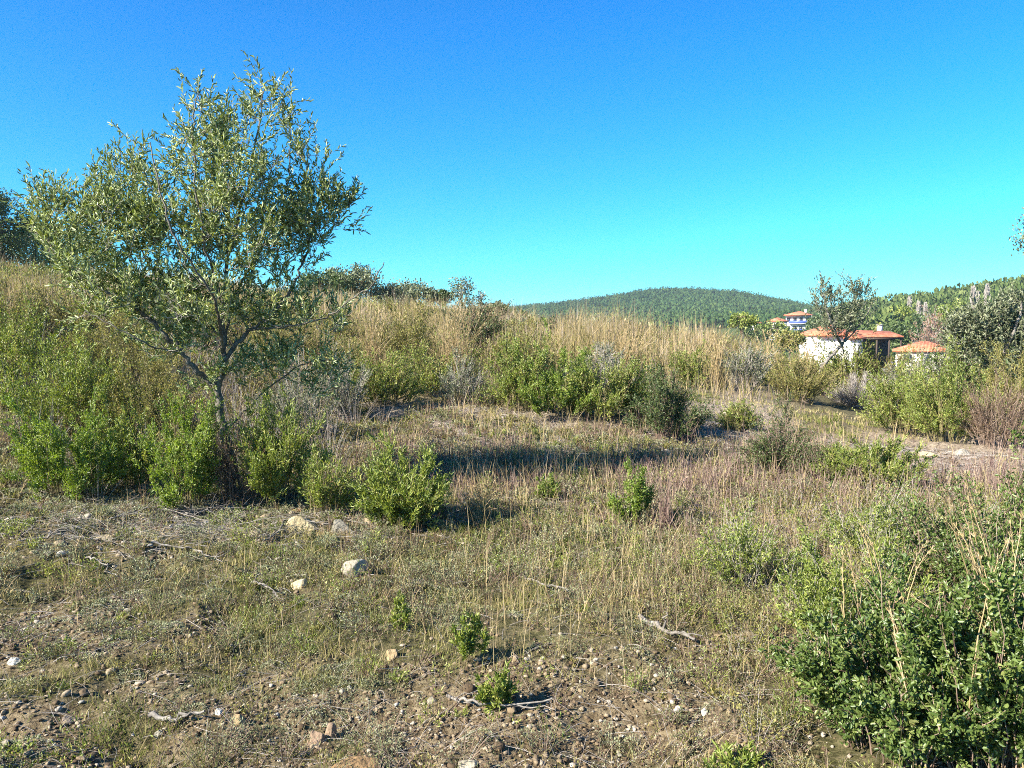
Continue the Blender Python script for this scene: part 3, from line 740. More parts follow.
# ------------------------------------------------------------------ trees made of leaf clumps
def tree(name, label, px, py, wpx, hpx, Y, lmat, seed, n=2500, trunk=True, group=None, conic=0.0, bare=False, cat='tree', sticky=.0):
    r = np.random.default_rng(seed)
    q = at_y(px, py, Y); base = np.array([q[0], q[1], float(zH(q[0], q[1]))]); s = Y / F
    top = at_y(px, py - hpx, Y)[2]; H = max(top - base[2], hpx * s); R = wpx * s / 2
    root = empty(name, base); tag(root, label, cat, group)
    z0 = H - hpx * s * .95 if H > hpx * s * 1.02 else H * .12
    z0 = max(z0, H * .1)
    cc = np.array([0, 0, (z0 + H) / 2]); hz = (H - z0) / 2
    nl = 11 if not bare else 16
    az = r.uniform(0, 6.28, nl); 
    E = np.stack([R * .75 * np.cos(az) * r.uniform(.3, 1, nl), R * .75 * np.sin(az) * r.uniform(.3, 1, nl), cc[2] + hz * r.uniform(-.5, .9, nl)], -1)
    if conic: E[:, :2] *= np.clip((H - E[:, 2:3]) / (H - z0), 0, 1)
    B = np.stack([0 * az, 0 * az, np.clip(E[:, 2] - r.uniform(.3, .6, nl) * H * .5, H * .06, H)], -1)
    sb = MB(); tr = .022 * H
    tp = np.array([[0, 0, -.2], [r.normal() * .02 * H, 0, H * .3], [r.normal() * .03 * H, r.normal() * .03 * H, H * .62], [0, 0, H * .9]])
    tubes(sb, tp[None], np.array([[tr, tr * .8, tr * .5, tr * .15]]), sides=6)
    sb.build('trunk', M['bark'], root)
    lbm = MB(); tubes(lbm, curve(B, (B + E) / 2 - np.array([0, 0, .05 * H]), E, 5, jit=.01 * H, r=r), np.linspace(tr * .35, tr * .1, 5)[None] * np.ones((nl, 1)), tint=r.uniform(0, 1, nl))
    ncl = 42 if not bare else 60
    v = rdir(ncl, r=r) * (r.uniform(.1, 1, ncl) ** .4)[:, None]
    CP = cc + v * np.array([R, R, hz])
    if conic:
        w = np.clip((H - CP[:, 2]) / (H - z0), .05, 1) ** conic; CP[:, :2] *= w[:, None]
    j = r.integers(0, nl, ncl)
    tubes(lbm, curve(E[j], (E[j] + CP) / 2, CP, 4, jit=.01 * H, r=r), np.linspace(tr * .12, tr * .05, 4)[None] * np.ones((ncl, 1)), tint=r.uniform(0, 1, ncl))
    lbm.build('limbs', M['stemgrey' if bare else 'stembrown'], root)
    cs = .32 * (R * R * hz) ** (1 / 3)
    ci = r.integers(0, ncl, n); P = CP[ci] + r.normal(size=(n, 3)) * cs * .5
    D = nrm(r.normal(size=(n, 3)) + np.array([0, 0, .3])); Ls = max(.09, 3.0 * s)
    cb = MB(); ct = r.uniform(0, 1, ncl)
    leaves(cb, P, D, Ls * r.uniform(.6, 1.2, n), Ls * .5, .5 * ct[ci] + .5 * r.uniform(0, 1, n), oval=False, r=r)
    cb.build('crown', M[lmat], root)
    return root

tree('pine_tree', 'dark green pine crown on the skyline at the left edge', 2, 268, 60, 84, 44, 'dark', 1, n=9000, cat='pine tree')
tree('olive_tree', 'dim grey-olive round tree at the left edge below the dark pine', 34, 276, 66, 58, 46, 'olive', 2, n=6000, cat='olive tree')
tree('olive_tree', 'dim olive green tree behind the left tip of the big olive crown', 78, 276, 70, 48, 54, 'olive', 3, n=4500, cat='olive tree')
tree('skyline_tree', 'wide grey-green tree on the skyline, largest right of the big olive crown', 352, 301, 66, 30, 46, 'grey', 4, n=5000)
tree('skyline_tree', 'dark bush-like tree on the skyline in front of the grey-green one', 324, 304, 56, 30, 44, 'dark', 5, n=4000)
tree('skyline_tree', 'low pale grey tree on the skyline left of the small dark pines', 402, 304, 70, 18, 48, 'grey', 6, n=4000)
tree('pine_tree', 'small dark pine on the skyline, left of two', 432, 304, 16, 16, 50, 'dark', 7, n=1200, cat='pine tree')
tree('pine_tree', 'small dark pine on the skyline, right of two', 445, 306, 14, 15, 50, 'dark', 8, n=1200, cat='pine tree')
tree('bare_tree', 'bluish grey half bare little tree alone on the skyline', 462, 304, 24, 26, 45, 'grey', 9, n=420, bare=True, cat='bare tree')
tree('bare_tree', 'tiny thin bare tree on the skyline right of the half bare one', 481, 308, 13, 18, 45, 'grey', 10, n=90, bare=True, cat='bare tree')
tree('skyline_tree', 'small dim green bush-like tree on the crest right of the bare trees', 494, 312, 26, 8, 45, 'grey', 13, n=1500)
tree('skyline_tree', 'small green tree at the foot of the far hill right of the straw crest', 742, 328, 26, 14, 90, 'green', 14, n=1800)
for i, (px, py, w, h, Y, k, lab) in enumerate([
  (907, 345, 60, 22, 130, 'dark', 'dark round tree in the valley behind the red hip roof'),
  (935, 330, 40, 18, 190, 'dark', 'dark tree below the left row of pale poplars'),
  (900, 322, 34, 14, 210, 'green', 'green tree below the bare field on the right hill'),
  (948, 326, 30, 18, 150, 'green', 'round green tree right of the dark one below the poplars'),
  (818, 330, 24, 12, 230, 'dark', 'dark tree right of the three storey block'),
  (772, 332, 30, 9, 200, 'green', 'low green tree before the small red roofed houses'),
  (806, 338, 40, 8, 150, 'dark', 'dim low tree before the three storey block'),
  (756, 339, 34, 12, 200, 'dark', 'low dark tree before the tiny cream house'),
  (790, 345, 30, 12, 80, 'broom', 'yellow-green tree left of the white house'),
  (870, 342, 40, 14, 140, 'dark', 'dark tree behind the tiled veranda'),
  (960, 300+22, 26, 20, 260, 'green', 'green tree between the two rows of pale poplars'),
  (1022, 345, 60, 40, 40, 'grey', 'grey-green tree at the right edge on the near side of the right hill'),
  ]):
    tree('valley_tree', lab, px, py + 4, w, h + 4, Y, k, 40 + i, n=int(700 + w * h * 2.0), group='trees in the valley')
# tree whose lowest leaves enter at the right edge
tree('tall_tree', 'blue-green twig tip of a tall tree entering at the right edge against the sky', 1064, 260, 84, 70, 21, 'grey', 88, n=5000, cat='tree')

# poplars
pop = None
for i, (px, pt, pb, Y, w, lab) in enumerate([
  (909, 297, 322, 250, 6, 'pale bare poplar, leftmost of the row on the right hill'),
  (918, 302, 324, 250, 5.5, 'short pale bare poplar, second from the left of the row'),
  (925, 303, 322, 255, 5, 'short pale bare poplar, third from the left of the row'),
  (972, 287, 320, 230, 6.5, 'tall pale poplar, left one of the tall pair close together on the right hill'),
  (977, 291, 320, 235, 4.5, 'thin pale poplar just right of the tall one'),
  (986, 285, 322, 230, 6.5, 'tallest pale poplar, rightmost on the right hill'),]):
    q = at_y(px, pb, Y); bz = float(zH(q[0], q[1])); top = at_y(px, pt, Y)[2]; H = top - bz; s = Y / F
    r = np.random.default_rng(70 + i)
    root = empty('poplar_tree', (q[0], q[1], bz)); tag(root, lab, 'poplar', 'pale poplars on the right hill')
    sb = MB(); tubes(sb, np.array([[[0, 0, -.3], [0, 0, H * .5], [0, 0, H]]]), np.array([[.25, .16, .04]]), sides=5); sb.build('trunk', M['stemgrey'], root)
    n = 300; z = H * r.uniform(.08, .97, n); az = r.uniform(0, 6.28, n); R = w * s * .5 * np.sin(np.clip(z / H, .1, .97) * 3.0) ** .5
    B = np.stack([0 * z, 0 * z, z], -1); E = B + np.stack([R * np.cos(az), R * np.sin(az), R * 2.2], -1) * r.uniform(.6, 1, (n, 1))
    cb = MB(); tubes(cb, curve(B, (B + E) / 2 + np.stack([.3 * R * np.cos(az), .3 * R * np.sin(az), -.2 * R], -1), E, 3, r=r), np.array([[.12, .09, .06]]) * np.ones((n, 1)), tint=r.uniform(.4, 1, n))
    cb.build('limbs', M['stemgrey'], root)

# ------------------------------------------------------------------ rocks
def ico(sub):
    bm = bmesh.new(); bmesh.ops.create_icosphere(bm, subdivisions=sub, radius=1.0)
    V = np.array([v.co[:] for v in bm.verts]); T = np.array([[v.index for v in f.verts] for f in bm.faces]); bm.free()
    return V, T
ICO = {k: ico(k) for k in (1, 2, 4)}      # unit stones to start from
def rockshape(sub, r, planes=13, rough=.07):
    V, T = ICO[sub]; V = V.copy()
    for _ in range(planes):
        n = nrm(r.normal(size=3)); d = r.uniform(.45, .82)
        k = V @ n; over = k > d
        V[over] -= (k[over] - d)[:, None] * n * .92
    V += nrm(V) * (rough * (fbm(V[:, 0] * 2.5 + V[:, 2] * 1.7 + 10, V[:, 1] * 2.5 - V[:, 2] + 5, int(r.integers(1000)), 3)))[:, None]
    return V, T
def rock(label, px, py, wpx, hpx, seed, tint=.55):
    r = np.random.default_rng(300 + seed)
    p = hit(px, py); s = p[1] / F
    V, T = rockshape(4, r)
    V = V * np.array([wpx * s * .55, wpx * s * .42, hpx * s * .7]); V[:, 2] += hpx * s * .12
    a = r.uniform(-.5, .5); c, d = math.cos(a), math.sin(a)
    V = np.stack([V[:, 0] * c - V[:, 1] * d, V[:, 0] * d + V[:, 1] * c, V[:, 2]], -1)
    mb = MB(); mb.add(V, T=T, tint=tint)
    mul = next((c for k_, c in (('orange', (1.1, .80, .52)), ('pink', (1.1, .88, .80)), ('mauve', (.95, .86, .92)), ('white', (1.5, 1.55, 1.6)), ('cream', (1.25, 1.15, .95)), ('yellow', (1.2, 1.12, .85)), ('tan', (1.15, .95, .70)), ('grey', (.9, .95, 1.0))) if k_ in label), (1, 1, 1))
    st = [(.2, (.06, .05, .03)), (.42, (.15, .13, .09)), (.62, (.27, .235, .17)), (.95, (.45, .41, .33))]
    m_ = solidmat('limestone_%d' % seed, [(q, tuple(min(.8, a * b) for a, b in zip(c, mul))) for q, c in st], scale=11, bump=1.0, bscale=30, tint=True, dist=.02)
    o = mb.build('rock', m_); o.location = p
    tag(o, label, 'rock', 'larger rocks in the foreground')
    SHRUB_SPOTS.append((p[0], p[1], wpx * s * .4, wpx * s * .35))
for i, a in enumerate([
 ('pale yellowish boulder, left of the pair below the small open green shrub', 302, 531, 36, 20, .75),
 ('grey boulder, right of the pair below the small open green shrub', 341, 533, 32, 18, .5),
 ('orange tinted rock behind the boulder pair at the foot of the tree', 297, 512, 18, 8, .45),
 ('pale lichened rock alone on the grass below the rounded shrub', 355, 573, 32, 20, .8),
 ('flat cream stone left of the lichened rock', 300, 586, 20, 10, .85),
 ('round tan cobble at the edge of the bare soil near the bottom', 240, 723, 15, 14, .6),
 ('white stone left of the round tan cobble', 220, 714, 9, 9, .98),
 ('pinkish angular stone, left of the pair at the bottom', 316, 742, 18, 20, .45),
 ('pinkish leaning stone, right of the pair at the bottom', 331, 738, 16, 20, .5),
 ('pale rock half in the bottom edge left of the big glossy bushes', 467, 768, 26, 14, .7),
 ('pale stone standing in grass left of the leafy foreground weed', 392, 658, 14, 15, .7),
 ('orange brown clod at the bottom edge', 356, 770, 50, 12, .35),
 ('flat cream stone on the stony litter at the left', 106, 542, 22, 9, .6),
 ('small white stone at the left in the grass', 14, 663, 13, 7, .95),
 ('mauve grey stone above the bare soil at lower left', 68, 722, 14, 8, .45),
 ('white stone right of the front bare soil', 678, 712, 12, 8, .95),
 ('small white stone beside another on the gravel left of the glossy bushes', 705, 714, 10, 9, .9),
 ('pale flat rock on the bare ground behind the blue-green bush', 962, 455, 24, 9, .9),
 ('cream flat rock left of the other on the bare ground', 925, 456, 22, 6, .75),
 ('stone on the path beside the shadow of the dark round shrub', 728, 416, 18, 6, .7),
 ('small stone above the leaf weed and the front soil', 432, 702, 10, 8, .6),
 ('grey stone half buried at the foot of the front bank', 160, 735, 14, 8, .5),
 ]):
    rock(a[0], a[1], a[2], a[3], a[4], i, .3 + .5 * a[5])

# ------------------------------------------------------------------ fallen branches
def branch(label, pts, r0, seed, forks=3, name='fallen_branch', cat='dead branch', lift=.03):
    r = np.random.default_rng(900 + seed)
    W = np.array([hit(a, b) for a, b in pts]); o = W[0].copy()
    W = W - o; W[:, 2] += lift + r.uniform(0, .05, len(W)); W[0, 2] = lift
    n = 6 * (len(W) - 1) + 1; t = np.linspace(0, len(W) - 1, n); C = np.stack([np.interp(t, range(len(W)), W[:, k]) for k in range(3)], -1)
    L = np.linalg.norm(W[-1] - W[0])
    C[1:-1] += r.normal(size=(n - 2, 3)) * .012 * L ** .5
    C[:, 2] = np.maximum(C[:, 2], zH(C[:, 0] + o[0], C[:, 1] + o[1]) - o[2] + r0 * .6)
    mb = MB(); tubes(mb, C[None], np.linspace(r0, r0 * .4, n)[None], sides=6)
    for q in range(forks):
        k = r.integers(1, n - 1); l = L * r.uniform(.15, .4); d = nrm((C[-1] - C[0]) / L + r.normal(size=3) * .7); d[2] = abs(d[2]) * .6
        E = C[k] + d * l; tubes(mb, curve(C[k][None], (C[k] + d * l * .5 + r.normal(size=3) * .03)[None], E[None], 6, jit=.006, r=r), np.linspace(r0 * .5, r0 * .2, 6)[None], sides=4)
    ob = mb.build(name, M['deadwood'], smooth=True); ob.location = o
    tag(ob, label, cat, 'dead branches lying on the ground')
for i, (lab, pts, r0, fk) in enumerate([
 ('pale bent branch below the stony litter left of the flat cream stone', [(154, 546), (195, 555), (223, 573)], .007, 6),
 ('short pale forked branch lying at the left in the grass', [(86, 562), (100, 572), (118, 584)], .007, 6),
 ('white crooked stick below the flat cream stone', [(250, 584), (262, 596), (283, 610)], .007, 6),
 ('long pale branch running towards the boulder pair', [(262, 545), (290, 530), (336, 532)], .007, 6),
 ('thin grey branch under the bright shrub left of the trunk', [(110, 522), (160, 512), (210, 528)], .006, 9),
 ('tangled grey branch in front of the olive trunk', [(195, 515), (230, 518), (262, 538)], .006, 10),
 ('thick weathered branch with bark peeling in the grass below the weedy bush', [(640, 622), (665, 636), (695, 650)], .016, 4),
 ('thin grey branch lying in the grass below the tan tussock', [(520, 580), (545, 588), (568, 600)], .008, 2),
 ('dark stick lying above the front stones', [(447, 702), (480, 718), (552, 716)], .008, 4),
 ('grey branch at the far left on the stony litter', [(20, 545), (60, 540), (108, 548)], .006, 6),
 ('bleached stump root beside the vivid green bush', [(604, 505), (622, 514), (640, 528)], .013, 4),
 ('grey stick half buried at lower left', [(150, 722), (172, 728), (205, 724)], .012, 1),
 ('fallen twiggy branch on the bank right of the grey thin shrub', [(335, 432), (365, 440), (400, 438)], .007, 9),
 ('pale stick leaning in the large green thicket bush', [(912, 398), (930, 412), (946, 424)], .02, 1),
 ]):
    branch(lab, pts, r0, i, fk)

# ------------------------------------------------------------------ buildings
def plain(name, c, rough=.8, bump=.1, scale=3.):
    d = tuple(x * .8 for x in c); return solidmat(name, [(.3, d), (.65, c)], scale=scale, rough=rough, bump=bump, bscale=20)
WALL = plain('white_render', (.78, .74, .70)); WALLP = plain('cream_render', (.66, .60, .50)); DARKW = plain('dark_timber_and_shade', (.07, .05, .04))
GLASS = plain('window_glass', (.03, .04, .05), rough=.15); BLUE = plain('blue_paint_and_shade', (.09, .13, .42), rough=.4); CONC = plain('concrete', (.42, .40, .38))
def rooftile():
    m = bpy.data.materials.new('terracotta_tiles'); m.use_nodes = True; nt = m.node_tree; nt.nodes.clear(); L = nt.links.new
    tc = NN(nt, 'ShaderNodeTexCoord')
    w = NN(nt, 'ShaderNodeTexWave', Scale=2.2, Distortion=.4); L(tc.outputs['Object'], w.inputs['Vector'])
    n = NN(nt, 'ShaderNodeTexNoise', Scale=1.6, Detail=5.); L(tc.outputs['Object'], n.inputs['Vector'])
    r = ramp(nt, [(.3, (.36, .10, .045)), (.5, (.55, .17, .08)), (.7, (.66, .27, .15))]); L(n.outputs['Fac'], r.inputs['Fac'])
    b = NN(nt, 'ShaderNodeBsdfPrincipled', Roughness=.8); L(r.outputs[0], b.inputs['Base Color'])
    bp = NN(nt, 'ShaderNodeBump', Strength=.6, Distance=.06); L(w.outputs['Fac'], bp.inputs['Height']); L(bp.outputs[0], b.inputs['Normal'])
    o = NN(nt, 'ShaderNodeOutputMaterial'); L(b.outputs[0], o.inputs['Surface']); return m
TILE = rooftile()
def box(mb, x0, x1, y0, y1, z0, z1):
    V = [(x, y, z) for x in (x0, x1) for y in (y0, y1) for z in (z0, z1)]
    mb.add(V, Q=[(0, 1, 3, 2), (4, 6, 7, 5), (0, 4, 5, 1), (2, 3, 7, 6), (0, 2, 6, 4), (1, 5, 7, 3)])
def hiproof(mb, x0, x1, y0, y1, z, h, th=.18):
    """hip roof with eaves thickness"""
    w, d = x1 - x0, y1 - y0; i = min(w, d) * .5
    if w >= d: R = [(x0 + i, (y0 + y1) / 2, z + h), (x1 - i, (y0 + y1) / 2, z + h)]
    else: R = [((x0 + x1) / 2, y0 + i, z + h), ((x0 + x1) / 2, y1 - i, z + h)]
    V = [(x0, y0, z - th), (x1, y0, z - th), (x1, y1, z - th), (x0, y1, z - th), (x0, y0, z), (x1, y0, z), (x1, y1, z), (x0, y1, z)] + R
    Q = [(0, 3, 2, 1), (0, 1, 5, 4), (1, 2, 6, 5), (2, 3, 7, 6), (3, 0, 4, 7)]
    if w >= d: Q += [(4, 5, 9, 8), (6, 7, 8, 9)]; T = [(5, 6, 9), (7, 4, 8)]
    else: Q += [(5, 6, 9, 8), (7, 4, 8, 9)]; T = [(4, 5, 8), (6, 7, 9)]
    mb.add(V, Q=Q, T=T)
def part(name, mat, root, *boxes, **k):
    mb = MB()
    for b in boxes: box(mb, *b)
    o = mb.build(name, mat, root); return o
def window(root, x, y, z, w=1.1, h=1.2, side='y'):
    if side == 'y':
        f = part('window', WALLP, root, (x, x + .09, y - .06, y + .05, z, z + h), (x + w - .09, x + w, y - .06, y + .05, z, z + h), (x + .09, x + w - .09, y - .06, y + .05, z, z + .09), (x + .09, x + w - .09, y - .06, y + .05, z + h - .09, z + h))
        part('pane', GLASS, f, (x + .09, x + w - .09, y - .03, y + .05, z + .09, z + h - .09))
    else:
        f = part('window', WALLP, root, (x - .06, x + .05, y, y + .09, z, z + h), (x - .06, x + .05, y + w - .09, y + w, z, z + h), (x - .06, x + .05, y + .09, y + w - .09, z, z + .09), (x - .06, x + .05, y + .09, y + w - .09, z + h - .09, z + h))
        part('pane', GLASS, f, (x - .03, x + .05, y + .09, y + w - .09, z + .09, z + h - .09))

YH = 100.; s = YH / F
def X(px, Y): return (px - 512) / F * Y * 1.0
def Zp(py, Y): return float(at_y(512, py, Y)[2])
# white house with veranda
hx = X(798, YH + 6.8); root = empty('white_house', (hx, YH, Zp(334, YH) - 3.0 - .0)); g = float(zH(hx + 3, YH))
root.location.z = min(root.location.z, g + 1.0); root.scale = (.80, 1, 1)
eave = Zp(334.5, YH) - root.location.z
tag(root, 'white house with red tiled hip roof and a dark timber veranda, its shade painted on the back wall, on its right', 'house')
part('wall', WALL, root, (0, 6.2, 0, 6.5, -3, eave - .16)); part('front_wing', WALL, root, (4.1, 6.25, -1.4, -.003, -3, eave - .55))
mb = MB(); hiproof(mb, -.4, 6.6, -.5, 7, eave, 1.3); rf = mb.build('roof', TILE, root)
mb = MB(); hiproof(mb, 3.8, 6.5, -1.8, .9, eave - .35, .7); mb.build('wing_roof', TILE, root)
window(root, 1.6, 0, 1.0, w=.9); window(root, 4.7, -1.4, .9)
part('veranda_floor', CONC, root, (6.3, 12.2, -.6, 5, -3, .0))
mb = MB()
V = [(6.3, -1.2, eave - .35), (12.6, -1.2, eave - .35), (12.6, 5.4, eave - .25), (6.3, 5.4, eave - .25), (6.3, -1.2, eave - .2), (12.6, -1.2, eave - .2), (12.2, 2, eave + .45), (6.3, 2, eave + .55), (12.6, 5.4, eave - .1), (6.3, 5.4, eave - .1)]
mb.add(V, Q=[(0, 3, 2, 1), (0, 1, 5, 4), (4, 5, 6, 7), (7, 6, 8, 9), (2, 3, 9, 8)], T=[(5, 8, 6)]); mb.build('veranda_roof', TILE, root)
part('fascia_beam', DARKW, root, (6.35, 12.5, -1.16, -1.0, eave - .6, eave - .36))
for x in (6.6, 8.5, 10.4, 12.2): part('post', DARKW, root, (x, x + .2, -1.1, -.9, 0, eave - .602))
part('back_wall', DARKW, root, (6.4, 12.2, 2.0, 2.2, 0, eave - .36)); part('blue_object', BLUE, root, (10.7, 12.4, -1.0, -.92, .25, .95), (10.7, 12.4, -1.0, -.92, 1.0, 1.06))  # back wall coloured as veranda shade; blue boxes stand for an unidentified object
part('door', DARKW, root, (7.3, 8.3, 1.96, 1.997, 0, 2.1))
c = part('chimney', WALL, root, (10.9, 11.5, 2.6, 3.2, eave, eave + 1.15)); part('chimney_cap', CONC, c, (10.8, 11.6, 2.5, 3.3, eave + 1.152, eave + 1.25))
# red-roofed neighbour
YR = 92.; bx = X(893, YR); e2 = Zp(350, YR); g = float(zH(bx + 2, YR)); b = min(e2 - 2.6, g)
root = empty('low_house', (bx, YR, b)); root.rotation_euler.z = rad(-25); tag(root, 'low house with a broad orange tiled hip roof right of the veranda', 'house')
part('wall', WALLP, root, (.3, 6.2, .4, 5.5, -2, e2 - b - .18)); mb = MB(); hiproof(mb, -.1, 6.6, 0, 6, e2 - b, 1.0); mb.build('roof', TILE, root)
window(root, 1.0, .4, e2 - b - 1.6); window(root, 2.8, .4, e2 - b - 1.6)
# three storey block
YB = 280.; bx = X(785, YB); e3 = Zp(315, YB); b = e3 - 9.2
root = empty('apartment_block', (bx, YB, b)); root.rotation_euler.z = rad(-28); tag(root, 'white three storey block with red roof, balconies coloured as blue shade, far in the valley', 'building')
part('wall', WALL, root, (0, 8.2, 0, 6.5, -4, 9.02)); mb = MB(); hiproof(mb, -.6, 8.8, -1.6, 7.1, 9.2, 1.3); r_f = mb.build('roof', TILE, root)
part('chimney', WALL, r_f, (5.6, 6.3, 3.6, 4.3, 9.6, 11.2))
for k in range(3):
    z = .4 + 3 * k
    part('balcony', WALL, root, (1.2, 8.0, -1.4, -.003, z - .35, z - .12)); part('balcony_railing', BLUE, root, (1.2, 8.0, -1.4, -1.32, z - .118, z + .8))  # railing blue stands for the bluish shade on the block's front
    for x in (.3, 2.4, 4.4, 6.4): window(root, x, 0, z + .3, w=1.3, h=1.7)
    window(root, 0, 2.4, z + .5, w=1.2, side='x')
root2 = empty('small_house', (X(771, 270.), 270., Zp(321, 270.) - 3.4)); tag(root2, 'small white house with red roof just left of the three storey block', 'house')
part('wall', WALL, root2, (.2, 5.4, .3, 5, -3, 3.2)); mb = MB(); hiproof(mb, -.2, 5.8, -.1, 5.4, 3.4, 1.2); mb.build('roof', TILE, root2); window(root2, .9, .3, 1.3); window(root2, 3.3, .3, 1.3)
root3 = empty('small_house', (X(752, 300.), 300., Zp(323, 300.) - 3.2)); tag(root3, 'tiny cream house with brown red roof leftmost in the valley', 'house')
part('wall', WALLP, root3, (.2, 3.6, .3, 4, -3, 3.0)); mb = MB(); hiproof(mb, -.2, 4.0, -.1, 4.4, 3.2, 1.0); mb.build('roof', TILE, root3); window(root3, 1.2, .3, 1.2)

# ------------------------------------------------------------------ far woods
def wood(name, label, n, r0, r1, a0, a1, size, mat, cards, seed, cut=None, core=.62):
    r = np.random.default_rng(seed)
    R = np.sqrt(r.uniform(r0 ** 2, r1 ** 2, n)); a = np.arctan((r.uniform(a0, a1, n) - 512) / F)
    x = R * np.sin(a); y = R * np.cos(a); z = zH(x, y)
    keep = np.ones(n, bool) if cut is None else ~cut(x, y, z)
    x, y, z = x[keep], y[keep], z[keep]; n = len(x)
    S = size * (.5 + .9 * r.uniform(0, 1, n) ** 1.5); V0, T0 = ICO[1]
    mb = MB()
    ver = V0[None] * (1 + r.uniform(-.28, .28, (n, len(V0), 1)))
    ver = ver * np.stack([S * .42, S * .42, S * .5], -1)[:, None] * core; ver[:, :, 2] *= 1.0
    c = np.stack([x, y, z + S * .62], -1); ver = ver + c[:, None]
    tt = r.uniform(0, 1, n) * .7 + .3 * np.clip(.5 + 1.5 * fbm(x * .01, y * .01, 77, 2), 0, 1)
    mb.add(ver.reshape(-1, 3), T=(np.arange(n)[:, None, None] * len(V0) + T0[None]).reshape(-1, 3), tint=np.repeat(tt, len(V0)))
    m = n * cards; ci = np.repeat(np.arange(n), cards); v = rdir(m, r=r) * np.stack([S[ci] * .4, S[ci] * .4, S[ci] * .5], -1)
    leaves(mb, c[ci] + v, nrm(v + r.normal(size=(m, 3)) * .8), S[ci] * .22, S[ci] * .14, np.clip(tt[ci] + r.uniform(-.2, .2, m), 0, 1), oval=False, r=r)
    o = mb.build(name, mat); stuff(o, label, 'forest')
    return o
M['pinefar'] = leafmat('far_pine', [(0, (.022, .045, .018)), (.5, (.045, .085, .028)), (1, (.085, .125, .04))], trans=.1, gloss=0)
M['pinenear'] = leafmat('near_hill_pine', [(0, (.035, .06, .02)), (.5, (.09, .13, .04)), (1, (.17, .20, .07))], trans=.15, gloss=0)
wood('distant_forest', 'dense pine forest covering the rounded hill on the horizon', 27000, 430, 1000, 380, 930, 5.0, M['pinefar'], 9, 1)
wood('hillside_forest', 'green pine wood covering the nearer hill at the right', 4200, 215, 470, 840, 1250, 6.0, M['pinenear'], 34, 2,
     cut=lambda x, y, z: (lambda p: ((np.abs(p[0] - 900) < 14) & (np.abs(p[1] - 324) < 5)) | ((p[0] > 896) & (p[0] < 994) & (y < 265)))(proj(np.stack([x, y, z], -1))))
wood('valley_scrub', 'scrub and bushes covering the valley floor around the houses', 2000, 60, 230, 480, 1250, 2.0, M['dark'], 60, 3, core=.4,
     cut=lambda x, y, z: ((y > 84) & (y < 112) & (x > 27) & (x < 56)) | (vn(x * .05, y * .05, 5) > .15) | (lambda p: (p[0] > 745) & (p[0] < 830))(proj(np.stack([x, y, z], -1))))
def clumps(sb, lb, cx, cy, R, H, nst, lps, L, W, tintc, spread=.6, stemr=.0012, r=rs, up=.6):
    """many small leafy bushes: stems fan out of each centre and carry leaves"""
    n = len(cx); ci = np.repeat(np.arange(n), nst); m = n * nst
    az = r.uniform(0, 6.28, m); u = np.sqrt(r.uniform(0, 1, m)); dist = np.hypot(cx, cy)[ci]
    bx = cx[ci] + R[ci] * .3 * u * np.cos(az); by = cy[ci] + R[ci] * .3 * u * np.sin(az)
    B = on_ground(bx, by, -.005)
    hh = H[ci] * np.sqrt(1 - .7 * u * u) * r.uniform(.5, 1.1, m)
    E = B + np.stack([R[ci] * .75 * u * np.cos(az), R[ci] * .75 * u * np.sin(az), hh], -1)
    C = curve(B, B * .6 + E * .4 + np.stack([0 * az, 0 * az, hh * .25], -1), E, 4, r=r)
    tubes(sb, C, np.array([[1, .9, .7, .4]]) * np.maximum(stemr, dist / F * .22)[:, None], tint=r.uniform(0, 1, m))
    k = np.repeat(np.arange(m), lps); q = len(k); t = r.uniform(.15, 1, q) * 3; i = np.minimum(t.astype(int), 2); f = (t - i)[:, None]
    P = C[k, i] * (1 - f) + C[k, i + 1] * f + r.normal(size=(q, 3)) * (.06 * R[ci][k])[:, None]
    D = nrm(nrm(E - B)[k] * up + r.normal(size=(q, 3)) * spread + np.array([0, 0, .15]))
    d = dist[k]
    leaves(lb, P, D, np.maximum(L, d / F * 2.2) * r.uniform(.6, 1.3, q), np.maximum(W, d / F * .9) * r.uniform(.7, 1.3, q), np.clip(tintc[ci][k] * .6 + .4 * r.uniform(0, 1, q), 0, 1), oval=False, r=r)
#@@GROUNDCOVER
# ------------------------------------------------------------------ ground cover (countless)
def clear_of(x, y, f=1.0):
    k = np.ones(len(x), bool)
    for (sx, sy, rx, ry) in SHRUB_SPOTS:
        k &= ((x - sx) / (rx * f)) ** 2 + ((y - sy) / (ry * f)) ** 2 > 1
    return k

# short grass
mb = MB()
N = 420000
x, y = wedge(N, 2.3, 17, k=1.15)
px, py, soil, litter, mauve, green = zones(x, y)
tuft = fbm(x * 5, y * 5, 61, 3)
pr = strip_open(px, py) * (1 - soil * .93) * np.clip(.38 + 2.2 * tuft, .03, 1) * (1 - .4 * np.clip(mauve, 0, 1))
k = (rs.uniform(size=N) < pr) & clear_of(x, y, .6)
x, y, green, tuft, soil, mauve = x[k], y[k], green[k], tuft[k], soil[k], mauve[k]; n = len(x); R = np.hypot(x, y)
px = px[k]; py = py[k]
P = on_ground(x, y, -.004)
h = (.022 + .05 * rs.uniform(size=n) ** 1.6) * (1 + 1.4 * np.clip(tuft, -.6, .8)) * (1 + .12 * np.clip(R - 5, 0, 12) / 3)
tint = np.clip(.88 - .55 * green + .5 * fbm(x * 2.3, y * 2.3, 64, 2) + rs.normal(0, .2, n), 0, 1)
blades(mb, P, h, np.maximum(.0022, R / F * .62) * rs.uniform(.7, 1.4, n), rs.uniform(.1, 1.1, n), tint)
stuff(mb.build('short_grass', M['shortg']), 'short sparse olive green grass covering the near ground', 'grass')

